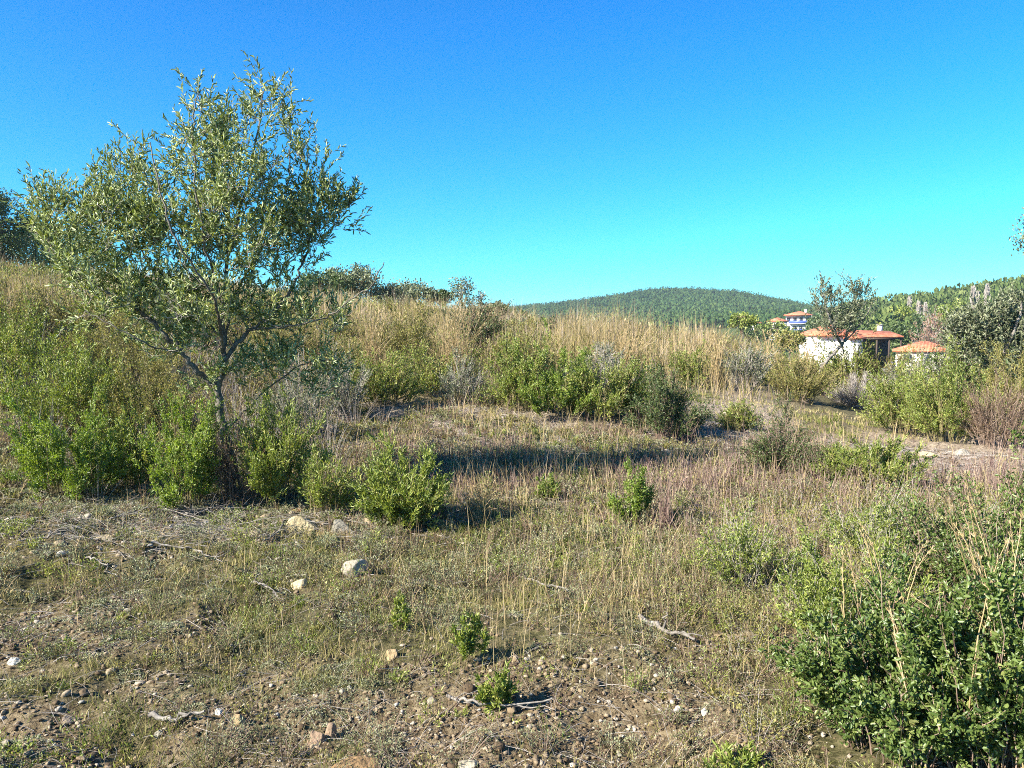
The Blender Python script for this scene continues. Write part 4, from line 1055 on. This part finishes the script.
# dry thin stalks of the near ground
mb = MB(); N = 36000
x, y = wedge(N, 2.4, 14, k=1.0)
px, py, soil, litter, mauve, green = zones(x, y)
pr = (.30 + .5 * fbm(x * 1.4, y * 1.4, 71, 3) + .5 * G(px, py, 480, 500, 120, 22) + .35 * G(px, py, 620, 600, 180, 60)) * (1 - .8 * soil) * np.clip((py < 690) + .25, 0, 1) * strip_open(px, py)
k = (rs.uniform(size=N) < pr) & clear_of(x, y, .7); x, y, px, py = x[k], y[k], px[k], py[k]; n = len(x); R = np.hypot(x, y)
hs = np.where(px > 450, 1.3, .8) 
blades(mb, on_ground(x, y, -.005), rs.uniform(.07, .24, n) * hs * (1 + .05 * R), np.maximum(.0018, R / F * .5), rs.uniform(0, .6, n), rs.uniform(.1, 1, n), segs=3)
stuff(mb.build('dry_grass', M['straw']), 'thin straw coloured dry grass stalks scattered over the near ground', 'dry grass')

# mauve dry stalk band
mb = MB(); N = 75000
x, y = wedge(N, 4.5, 17, k=.6)
px, py, soil, litter, mauve, green = zones(x, y)
pr = mauve * .85 * np.clip(.35 + 2.8 * fbm(x * 1.3, y * 1.3, 72, 3), .01, 1) * (1 - .95 * soil)
k = (rs.uniform(size=N) < pr) & clear_of(x, y, .7); x, y, px = x[k], y[k], px[k]; n = len(x); R = np.hypot(x, y)
P = on_ground(x, y, -.005); h = rs.uniform(.05, .30, n) ** 1.1 * (1 + .35 * (px > 680))
az = rs.uniform(0, 6.28, n); l = rs.uniform(.05, .5, n)
E = P + np.stack([h * l * np.cos(az), h * l * np.sin(az), h], -1)
tubes(mb, curve(P, (P + E) / 2 + rs.normal(size=(n, 3)) * .015, E, 3), np.array([[1, .8, .5]]) * np.maximum(.0012, R / F * .25)[:, None], tint=rs.uniform(0, 1, n))
k2 = rs.integers(0, n, n); t = rs.uniform(.3, .9, (n, 1)); P2 = P[k2] * (1 - t) + E[k2] * t; D = rdir(n, up=.8)
hh = (h[k2] * .4)[:, None]
tubes(mb, np.stack([P2, P2 + D * hh * .5, P2 + D * hh + np.array([0, 0, 1]) * hh * .2], 1), np.array([[.8, .6, .4]]) * np.maximum(.001, R[k2] / F * .2)[:, None], tint=rs.uniform(0, 1, n))
stuff(mb.build('dry_stalk_mat', M['mauve']), 'mat of purplish brown dry stalks across the middle of the ground', 'dry grass')

# green weeds low
mb = MB(); N = 26000
x, y = wedge(N, 2.5, 15, k=1.0)
px, py, soil, litter, mauve, green = zones(x, y)
pr = np.clip(green - .55, 0, 1) * 1.1 * np.clip(1.1 - soil, 0, 1) + .9 * G(px, py, 30, 755, 60, 22) + .5 * G(px, py, 580, 485, 100, 20) + .6 * G(px, py, 540, 555, 70, 14) + .35 * G(px, py, 830, 540, 120, 50)
k = (rs.uniform(size=N) < pr) & clear_of(x, y, .7); x, y = x[k], y[k]; n = len(x); R = np.hypot(x, y)
c = 7; ci = np.repeat(np.arange(n), c); P = on_ground(x, y)[ci] + rs.normal(size=(n * c, 3)) * np.array([.012, .012, .008]) + np.array([0, 0, .008])
leaves(mb, P, rdir(n * c, up=1.1), np.maximum(.022, R / F * 2.2)[ci] * rs.uniform(.6, 1.4, n * c), np.maximum(.007, R / F * .9)[ci], rs.uniform(0, .9, n * c), oval=False)
stuff(mb.build('ground_weeds', M['green']), 'low green leafy ground weeds growing between the grass', 'ground cover')

# cushions of grey green moss-like plants: many tiny leaves on low mounds
mb = MB()
NC = 900
cx, cy = wedge(NC, 2.6, 9.5, k=1.0)
px, py, soil, litter, mauve, green = zones(cx, cy)
pr = .22 + 1.0 * G(px, py, 150, 518, 190, 26) + .7 * G(px, py, 250, 600, 220, 50) + .7 * G(px, py, 380, 710, 110, 20)
k = rs.uniform(size=NC) < pr; cx, cy = cx[k], cy[k]
ex, ey = [], []
for a in [(85, 512), (112, 505), (135, 520), (60, 505), (170, 508), (200, 512), (238, 520), (250, 530), (160, 525), (375, 708), (352, 700), (30, 530), (100, 530), (215, 530), (275, 525), (320, 575), (120, 515), (185, 522)]:
    h_ = hit(*a); ex.append(h_[0]); ey.append(h_[1])
cx = np.concatenate([cx, ex]); cy = np.concatenate([cy, ey]); nc = len(cx)
rc = rs.uniform(.05, .14, nc) * (1 + np.hypot(cx, cy) * .03); hc = rc * rs.uniform(.3, .55, nc)
per = 420; ci = np.repeat(np.arange(nc), per); m = nc * per
v = rdir(m); v[:, 2] = np.abs(v[:, 2])
P = np.stack([cx[ci] + v[:, 0] * rc[ci], cy[ci] + v[:, 1] * rc[ci], 0 * cx[ci]], -1); P[:, 2] = zH(P[:, 0], P[:, 1]) + v[:, 2] * hc[ci] * rs.uniform(.6, 1, m)
R = np.hypot(cx, cy)[ci]
leaves(mb, P, nrm(v + rs.normal(size=(m, 3)) * .5), np.maximum(.011, R / F * 1.6), np.maximum(.003, R / F * .7), np.clip(.3 + .4 * rs.uniform(0, 1, nc)[ci] + rs.uniform(-.3, .4, m), 0, 1), oval=False)
stuff(mb.build('moss_cushions', M['cushion']), 'grey-green low cushions of moss-like plants among stones and sticks', 'ground cover')

# low forbs and dwarf bushes: the mottled cover of the near ground
def forbs(name, label, cat, mat, smat, n, r0, r1, prf, Rr, Hr, nst, lps, L, W, up=.6, half=40, cf=.8):
    x, y = wedge(n, r0, r1, k=1.05, half=half)
    z_ = zones(x, y); pr = prf(x, y, *z_) * strip_open(z_[0], z_[1]) * (1 - (.55 if cat == 'ground cover' and name != 'weed_tussocks' else 0) * G(z_[0], z_[1], 150, 528, 190, 28))
    k = (rs.uniform(size=n) < pr) & clear_of(x, y, cf); x, y = x[k], y[k]; m = len(x)
    sc_ = rs.uniform(0, 1, m) ** 1.7
    sb = MB(); lb = MB()
    clumps(sb, lb, x, y, Rr[0] + (Rr[1] - Rr[0]) * sc_, (Hr[0] + (Hr[1] - Hr[0]) * sc_) * rs.uniform(.7, 1.2, m), nst, lps, L, W, rs.uniform(0, 1, m), up=up)
    root = empty(name, (0, 0, 0)); stuff(root, label, cat)
    stuff(sb.build('stems', M[smat], root), None, None); stuff(lb.build('foliage', M[mat], root), None, None)
    print(name, m, m * nst * lps)
forbs('olive_forbs', 'low olive green forbs and seedlings dotted over the near ground', 'ground cover', 'broom', 'stembrown', 6500, 2.5, 12,
      lambda x, y, px, py, soil, litter, mauve, green: np.clip(.30 + 1.0 * fbm(x * 1.1, y * 1.1, 91, 3) + .3 * G(px, py, 820, 600, 160, 120), 0, 1) * (1 - .8 * soil), (.04, .15), (.04, .20), 9, 7, .014, .0045)
forbs('green_forbs', 'fresh green leafy forbs between the dry grass', 'ground cover', 'green', 'stemgreen', 2600, 2.5, 13,
      lambda x, y, px, py, soil, litter, mauve, green: np.clip(green - .4, 0, 1) * .9 * (1 - .8 * soil) + .5 * G(px, py, 820, 560, 140, 90), (.04, .14), (.05, .22), 8, 9, .018, .005, up=.9)
forbs('grey_forbs', 'small greyish dry forbs and thyme-like bushes on the near ground', 'ground cover', 'cushion', 'stembrown', 6500, 2.5, 13,
      lambda x, y, px, py, soil, litter, mauve, green: np.clip(.28 + 1.0 * fbm(x * 1.0, y * 1.0, 92, 3) + .4 * mauve, 0, 1) * (1 - .7 * soil), (.05, .16), (.04, .16), 11, 6, .010, .0035)
forbs('brown_forbs', 'dead brown forbs with curled leaves on the ground', 'ground cover', 'dryleaf', 'stembrown', 2600, 2.5, 14,
      lambda x, y, px, py, soil, litter, mauve, green: np.clip(.16 + .8 * fbm(x * 1.2, y * 1.2, 93, 3) + .4 * mauve, 0, 1), (.04, .15), (.05, .24), 10, 4, .012, .004)
def mass(px, py): return np.clip(1.2 * G(px, py, 90, 400, 150, 75) + .9 * G(px, py, 250, 430, 80, 60) - 1.5 * G(px, py, 10, 445, 45, 20), 0, 1)
def massr(px, py): return np.clip(1.3 * G(px, py, 990, 400, 100, 32) + 1.0 * G(px, py, 850, 375, 60, 16), 0, 1)
forbs('weed_tussocks', 'larger matted grey-green weed tussocks standing out of the short grass', 'ground cover', 'cushion', 'stembrown', 900, 2.6, 9,
      lambda x, y, px, py, soil, litter, mauve, green: np.clip(.3 + 1.3 * fbm(x * .9, y * .9, 191, 3), 0, 1) * (1 - .6 * soil), (.07, .20), (.07, .24), 18, 12, .013, .004, up=.8)
forbs('green_tussocks', 'larger olive green weed tussocks standing out of the short grass', 'ground cover', 'green', 'stembrown', 700, 2.6, 10,
      lambda x, y, px, py, soil, litter, mauve, green: np.clip(.25 + 1.3 * fbm(x * .9, y * .9, 192, 3), 0, 1) * (1 - .7 * soil), (.06, .18), (.08, .26), 16, 12, .018, .0045, up=.9)
forbs('upper_left_scrub', 'yellow-green scrub covering the upper left of the slope', 'undergrowth', 'broom', 'stembrown', 2600, 13, 40,
      lambda x, y, px, py, soil, litter, mauve, green: np.clip(1.2 * G(px, py, 40, 312, 220, 42), 0, 1), (.2, .6), (.3, .9), 16, 16, .02, .006, up=.9, cf=.5, half=44)
forbs('left_undergrowth', 'tangled yellow-green undergrowth filling the gaps between the shrubs around the olive tree', 'undergrowth', 'broom', 'stembrown', 1500, 7.6, 26,
      lambda x, y, px, py, soil, litter, mauve, green: .8 * mass(px, py), (.15, .45), (.25, .75), 14, 16, .02, .006, up=.9, cf=.5)
forbs('dead_twig_tangle', 'tangle of dead brown and grey twigs between the shrubs around the olive tree', 'undergrowth', 'dryleaf', 'stemgrey', 1300, 7.4, 22,
      lambda x, y, px, py, soil, litter, mauve, green: .85 * mass(px, py) + .5 * G(px, py, 250, 500, 130, 20), (.12, .4), (.2, .8), 20, 2, .015, .005, up=.9, cf=.3)
forbs('right_undergrowth', 'green undergrowth between the bushes of the right thicket', 'undergrowth', 'green', 'stembrown', 1500, 9, 30,
      lambda x, y, px, py, soil, litter, mauve, green: massr(px, py), (.15, .45), (.2, .6), 14, 16, .02, .006, up=.9, cf=.5)
forbs('foreground_undergrowth', 'loose leafy undergrowth around the foreground bushes at lower right', 'undergrowth', 'broom', 'stemgrey', 1500, 2.4, 8,
      lambda x, y, px, py, soil, litter, mauve, green: np.clip(1.2 * G(px, py, 930, 620, 130, 110) + .9 * G(px, py, 870, 560, 110, 50), 0, 1), (.08, .22), (.12, .42), 12, 16, .018, .007, up=.7, cf=.4)
forbs('slope_bushes', 'small green bushes scattered in the straw on the slope', 'undergrowth', 'green', 'stembrown', 3400, 11, 45,
      lambda x, y, px, py, soil, litter, mauve, green: np.clip(.36 + 1.9 * fbm(x * .3, y * .3, 95, 3), 0, 1) * (py < 410), (.15, .5), (.25, .75), 14, 14, .02, .006, up=.9, cf=.8)
forbs('slope_straw_bushes', 'yellowish broom-like bushes scattered through the straw up to the crest', 'undergrowth', 'broom', 'stembrown', 3200, 12, 55,
      lambda x, y, px, py, soil, litter, mauve, green: np.clip(.3 + 1.6 * fbm(x * .25, y * .25, 96, 3), 0, 1) * (py < 400), (.2, .6), (.3, .9), 14, 12, .02, .006, up=.9, cf=.8)

forbs('crest_scrub', 'low dim scrub along the crest under the skyline trees', 'undergrowth', 'grey', 'stembrown', 1300, 30, 62,
      lambda x, y, px, py, soil, litter, mauve, green: .8 * (px < 530) * np.clip(.6 + 1.5 * fbm(x * .2, y * .2, 97, 2), 0, 1), (.4, 1.2), (.5, 1.3), 14, 14, .03, .01, up=.9, half=44)
# twig litter lying flat
mb = MB(); N = 42000
x, y = wedge(N, 2.4, 13, k=1.0)
px, py, soil, litter, mauve, green = zones(x, y)
pr = .12 + .9 * G(px, py, 170, 520, 190, 26) + .5 * litter + .2 * soil
k = rs.uniform(size=N) < pr; x, y = x[k], y[k]; n = len(x); R = np.hypot(x, y)
P = on_ground(x, y, .006); az = rs.uniform(0, 6.28, n); l = rs.uniform(.03, .16, n) * (1 + .1 * R)
E = P + np.stack([l * np.cos(az), l * np.sin(az), 0 * l], -1); E[:, 2] = zH(E[:, 0], E[:, 1]) + rs.uniform(.003, .05, n)
tubes(mb, curve(P, (P + E) / 2 + rs.normal(size=(n, 3)) * .012 + np.array([0, 0, .01]), E, 4), np.array([[1, .9, .7, .4]]) * np.maximum(.0009, R / F * .2)[:, None] * rs.uniform(.6, 1.5, (n, 1)), tint=rs.uniform(.2, 1, n))
stuff(mb.build('twig_litter', M['stemgrey']), 'fallen grey twigs littering the ground', 'twigs')

# brush: thicker dead twigs and sticks thrown about below the olive tree
mb = MB(); n = 130
qx = rs.normal(170, 120, n); qy = rs.normal(522, 17, n)
Q0 = np.array([hit(a, b) for a, b in zip(qx, qy)]); az = rs.uniform(-.9, .9, n) + math.pi * (rs.uniform(size=n) < .5); l = rs.uniform(.12, .55, n)
P = Q0 + np.array([0, 0, .012]); E = P + np.stack([l * np.cos(az), l * np.sin(az) * .8, 0 * l], -1); E[:, 2] = zH(E[:, 0], E[:, 1]) + rs.uniform(.005, .08, n)
Cb = curve(P, (P + E) / 2 + rs.normal(size=(n, 3)) * .04 + np.array([0, 0, .03]), E, 6, jit=.006)
tubes(mb, Cb, np.array([[1, .9, .8, .65, .5, .3]]) * rs.uniform(.0015, .004, (n, 1)), sides=4, tint=rs.uniform(.1, 1, n))
k2 = rs.integers(0, n, n * 2); ks = rs.integers(1, 5, n * 2); B0 = Cb[k2, ks]; dd = nrm(nrm(E - P)[k2] + rs.normal(size=(n * 2, 3)) * .6 + np.array([0, 0, .2])) * (l[k2] * .4)[:, None]
tubes(mb, np.stack([B0, B0 + dd * .5 + rs.normal(size=B0.shape) * .008, B0 + dd], 1), np.array([[.0016, .0013, .0008]]) * np.ones((n * 2, 1)), tint=rs.uniform(.1, 1, n * 2))
stuff(mb.build('brush_litter', M['deadwood']), 'grey dead brush and broken twigs strewn on stony ground in front of the olive tree', 'twigs')
# pale rubble on the same stony ground
mb = MB(); n = 520
qx = rs.normal(150, 120, n); qy = rs.normal(522, 20, n); Q0 = np.array([hit(a, b) for a, b in zip(qx, qy)])
for i in range(n):
    V, T = rockshape(2, rs, planes=12, rough=.1); z_ = rs.uniform(.008, .03) * (1 + (rs.uniform() > .93)); V = V * np.array([1, rs.uniform(.6, 1), rs.uniform(.35, .7)]) * z_
    a = rs.uniform(0, 6.28); V = np.stack([V[:, 0] * math.cos(a) - V[:, 1] * math.sin(a), V[:, 0] * math.sin(a) + V[:, 1] * math.cos(a), V[:, 2] + z_ * .25], -1) + Q0[i]
    mb.add(V, T=T, tint=rs.uniform(.2, 1))
stuff(mb.build('rubble', M['gravel']), 'pale stone rubble on the ground in front of the olive tree', 'gravel')

# gravel
mb = MB(); N = 110000
x, y = wedge(N, 2.2, 13, k=1.5)
px, py, soil, litter, mauve, green = zones(x, y)
pr = soil * .95 + .10
k = rs.uniform(size=N) < pr; x, y, soil = x[k], y[k], soil[k]; n = len(x); R = np.hypot(x, y)
sz = (.003 + .012 * rs.uniform(size=n) ** 3 + .018 * (rs.uniform(size=n) > .99) * rs.uniform(.4, 1, n)) * (1 + .08 * R)
shapes = [rockshape(2, np.random.default_rng(i), planes=12, rough=.12) for i in range(8)]
for i in range(8):
    j = np.arange(i, n, 8); V, T = shapes[i]
    a = rs.uniform(0, 6.28, len(j)); c, d = np.cos(a), np.sin(a)
    W = V[None] * np.stack([np.ones(len(j)), rs.uniform(.6, 1, len(j)), rs.uniform(.4, .8, len(j))], -1)[:, None] * sz[j][:, None, None]
    W = np.stack([W[..., 0] * c[:, None] - W[..., 1] * d[:, None], W[..., 0] * d[:, None] + W[..., 1] * c[:, None], W[..., 2]], -1) + on_ground(x[j], y[j])[:, None] + np.array([0, 0, .25]) * sz[j][:, None, None]
    mb.add(W.reshape(-1, 3), T=(np.arange(len(j))[:, None, None] * len(V) + T[None]).reshape(-1, 3), tint=np.repeat(rs.uniform(0, .93, len(j)) ** 1.5, len(V)))
stuff(mb.build('gravel', M['gravel']), 'gravel and small stones scattered on the bare soil', 'gravel')

# tall straw on the slope
mb = MB(); mg = MB(); N = 330000
x, y = wedge(N, 10.5, 48, k=1.1, half=42)
px, py, soil, litter, mauve, green = zones(x, y)
R = np.hypot(x, y)
patch = fbm(x * .35, y * .35, 81, 3); fine = fbm(x * 1.1, y * 1.1, 82, 3)
edge = np.clip((405 - py) / 22, 0, 1) * np.clip((R - 11) / 3, 0, 1)
edge = np.where(px > 780, edge * np.clip((378 - py) / 16, 0, 1), edge)
edge = edge * (1 - .75 * G(px, py, 800, 350, 60, 6))
pr = edge * np.clip(.4 + 1.2 * patch + 1.6 * fine, .04, 1)
k = (rs.uniform(size=N) < pr) & clear_of(x, y, .75)
x, y, px, py, patch, R, fine = x[k], y[k], px[k], py[k], patch[k], R[k], fine[k]; n = len(x)
hgt = rs.uniform(.3, 1.0, n) * np.clip(.72 + .8 * patch + 1.1 * fine, .25, 1.4) * np.clip((R - 9) / 12, .45, 1.0)
hgt = hgt * np.where(px > 760, .65, .9) * (1 + .9 * np.clip(fbm(x * .8, y * .8, 87, 2) - .1, 0, 1)) * (1 + .25 * G(px, py, 600, 345, 130, 40))
isp = rs.uniform(size=n) < np.clip(.25 + 1.0 * fbm(x * .6, y * .6, 84, 3), .05, .8)
tint = np.clip(.52 + .5 * fbm(x * .5, y * .5, 83, 2) + rs.normal(0, .22, n), 0, 1)
isg = rs.uniform(size=n) < np.clip(.40 - .7 * patch, .10, .85)
P = on_ground(x, y, -.01)
w = np.maximum(.004, R / F * .42) * rs.uniform(.7, 1.4, n)
isp &= ~isg; iss = ~isg & ~isp; mp = MB()
blades(mb, P[iss], hgt[iss], w[iss], rs.uniform(.02, 1, iss.sum()) ** 1.7 * .85, tint[iss], segs=3)
blades(mp, P[isp], hgt[isp] * .85, w[isp], rs.uniform(.02, 1, isp.sum()) ** 1.7 * .9, .35 + .65 * tint[isp], segs=3)
stuff(mp.build('pink_dry_grass', M['pinkgrass']), 'pinkish brown dry grass mixed into the straw on the slope', 'dry grass')
blades(mg, P[isg], hgt[isg] * .7, w[isg] * 1.4, rs.uniform(.1, .6, isg.sum()), rs.uniform(0, 1, isg.sum()), segs=3)
stuff(mb.build('tall_dry_grass', M['straw']), 'tall straw coloured dry grass covering the slope up to the crest', 'dry grass')
stuff(mg.build('slope_green_grass', M['broom']), 'yellow-green grass mixed into the straw on the slope', 'grass')

# ------------------------------------------------------------------ air
hz = MB(); box(hz, -2450, 2450, -2450, 2450, -12, 75)
hm = bpy.data.materials.new('haze_air'); hm.use_nodes = True; nt = hm.node_tree; nt.nodes.clear()
pv = NN(nt, 'ShaderNodeVolumePrincipled', Density=.0002, Anisotropy=0.2); pv.inputs['Color'].default_value = (.75, .88, 1, 1)
ho = NN(nt, 'ShaderNodeOutputMaterial'); nt.links.new(pv.outputs[0], ho.inputs['Volume'])
tag(hz.build('haze', hm), 'thin bluish haze filling the air over the whole valley', 'haze', kind='stuff')
# ------------------------------------------------------------------ sky, sun, camera
w = bpy.data.worlds.new('World'); sc.world = w; w.use_nodes = True; nt = w.node_tree; nt.nodes.clear(); L = nt.links.new
sky = NN(nt, 'ShaderNodeTexSky', sky_type='NISHITA', sun_disc=False)
sky.sun_elevation = SUN_EL
az = math.atan2(-SUN_AZ_DIR[0], -SUN_AZ_DIR[1])        # compass direction of the sun from +Y towards +X
sky.sun_rotation = az; sky.air_density = 1.0; sky.dust_density = .3; sky.ozone_density = 2.5; sky.altitude = 200
sx = NN(nt, 'ShaderNodeSeparateColor'); L(sky.outputs[0], sx.inputs[0]); cx_ = NN(nt, 'ShaderNodeCombineColor')
for i_, (pw, kk) in enumerate(((1.9, .30), (1.24, 1.13), (1.0, 1.6))):      # deep saturated blue overhead, cyan above the horizon
    a1 = NN(nt, 'ShaderNodeMath', operation='MULTIPLY'); L(sx.outputs[i_], a1.inputs[0]); a1.inputs[1].default_value = 1 / 6.04
    a2 = NN(nt, 'ShaderNodeMath', operation='POWER'); L(a1.outputs[0], a2.inputs[0]); a2.inputs[1].default_value = pw
    a3 = NN(nt, 'ShaderNodeMath', operation='MULTIPLY'); L(a2.outputs[0], a3.inputs[0]); a3.inputs[1].default_value = 6.04 * kk
    L(a3.outputs[0], cx_.inputs[i_])
SKYOUT = cx_.outputs[0]
bg = NN(nt, 'ShaderNodeBackground', Strength=.0505); L(SKYOUT, bg.inputs['Color'])
o = NN(nt, 'ShaderNodeOutputWorld'); L(bg.outputs[0], o.inputs['Surface'])
sl = bpy.data.lights.new('sun', 'SUN'); sl.energy = 5.0; sl.angle = rad(.53); sl.color = (1, .93, .82)
so = bpy.data.objects.new('sun', sl); COL.objects.link(so)
dv = Vector((SUN_AZ_DIR[0] * math.cos(SUN_EL), SUN_AZ_DIR[1] * math.cos(SUN_EL), -math.sin(SUN_EL)))
so.rotation_euler = dv.to_track_quat('-Z', 'Y').to_euler(); so.location = (-20, -5, 20)
cd = bpy.data.cameras.new('camera'); cd.lens = 36 * F / 1024; cd.sensor_width = 36; cd.clip_end = 8000; cd.clip_start = .05
co = bpy.data.objects.new('camera', cd); COL.objects.link(co); co.location = (0, 0, CAMZ); co.rotation_euler = (math.pi / 2 - PITCH, 0, 0)
sc.camera = co
sc.view_settings.view_transform = 'Standard'; sc.view_settings.look = 'None'; sc.view_settings.exposure = 1.68; sc.view_settings.gamma = 1
sc.cycles.max_bounces = 8; sc.cycles.use_denoising = False; sc.cycles.filter_width = 1.0; sc.cycles.diffuse_bounces = 3; sc.cycles.transmission_bounces = 3
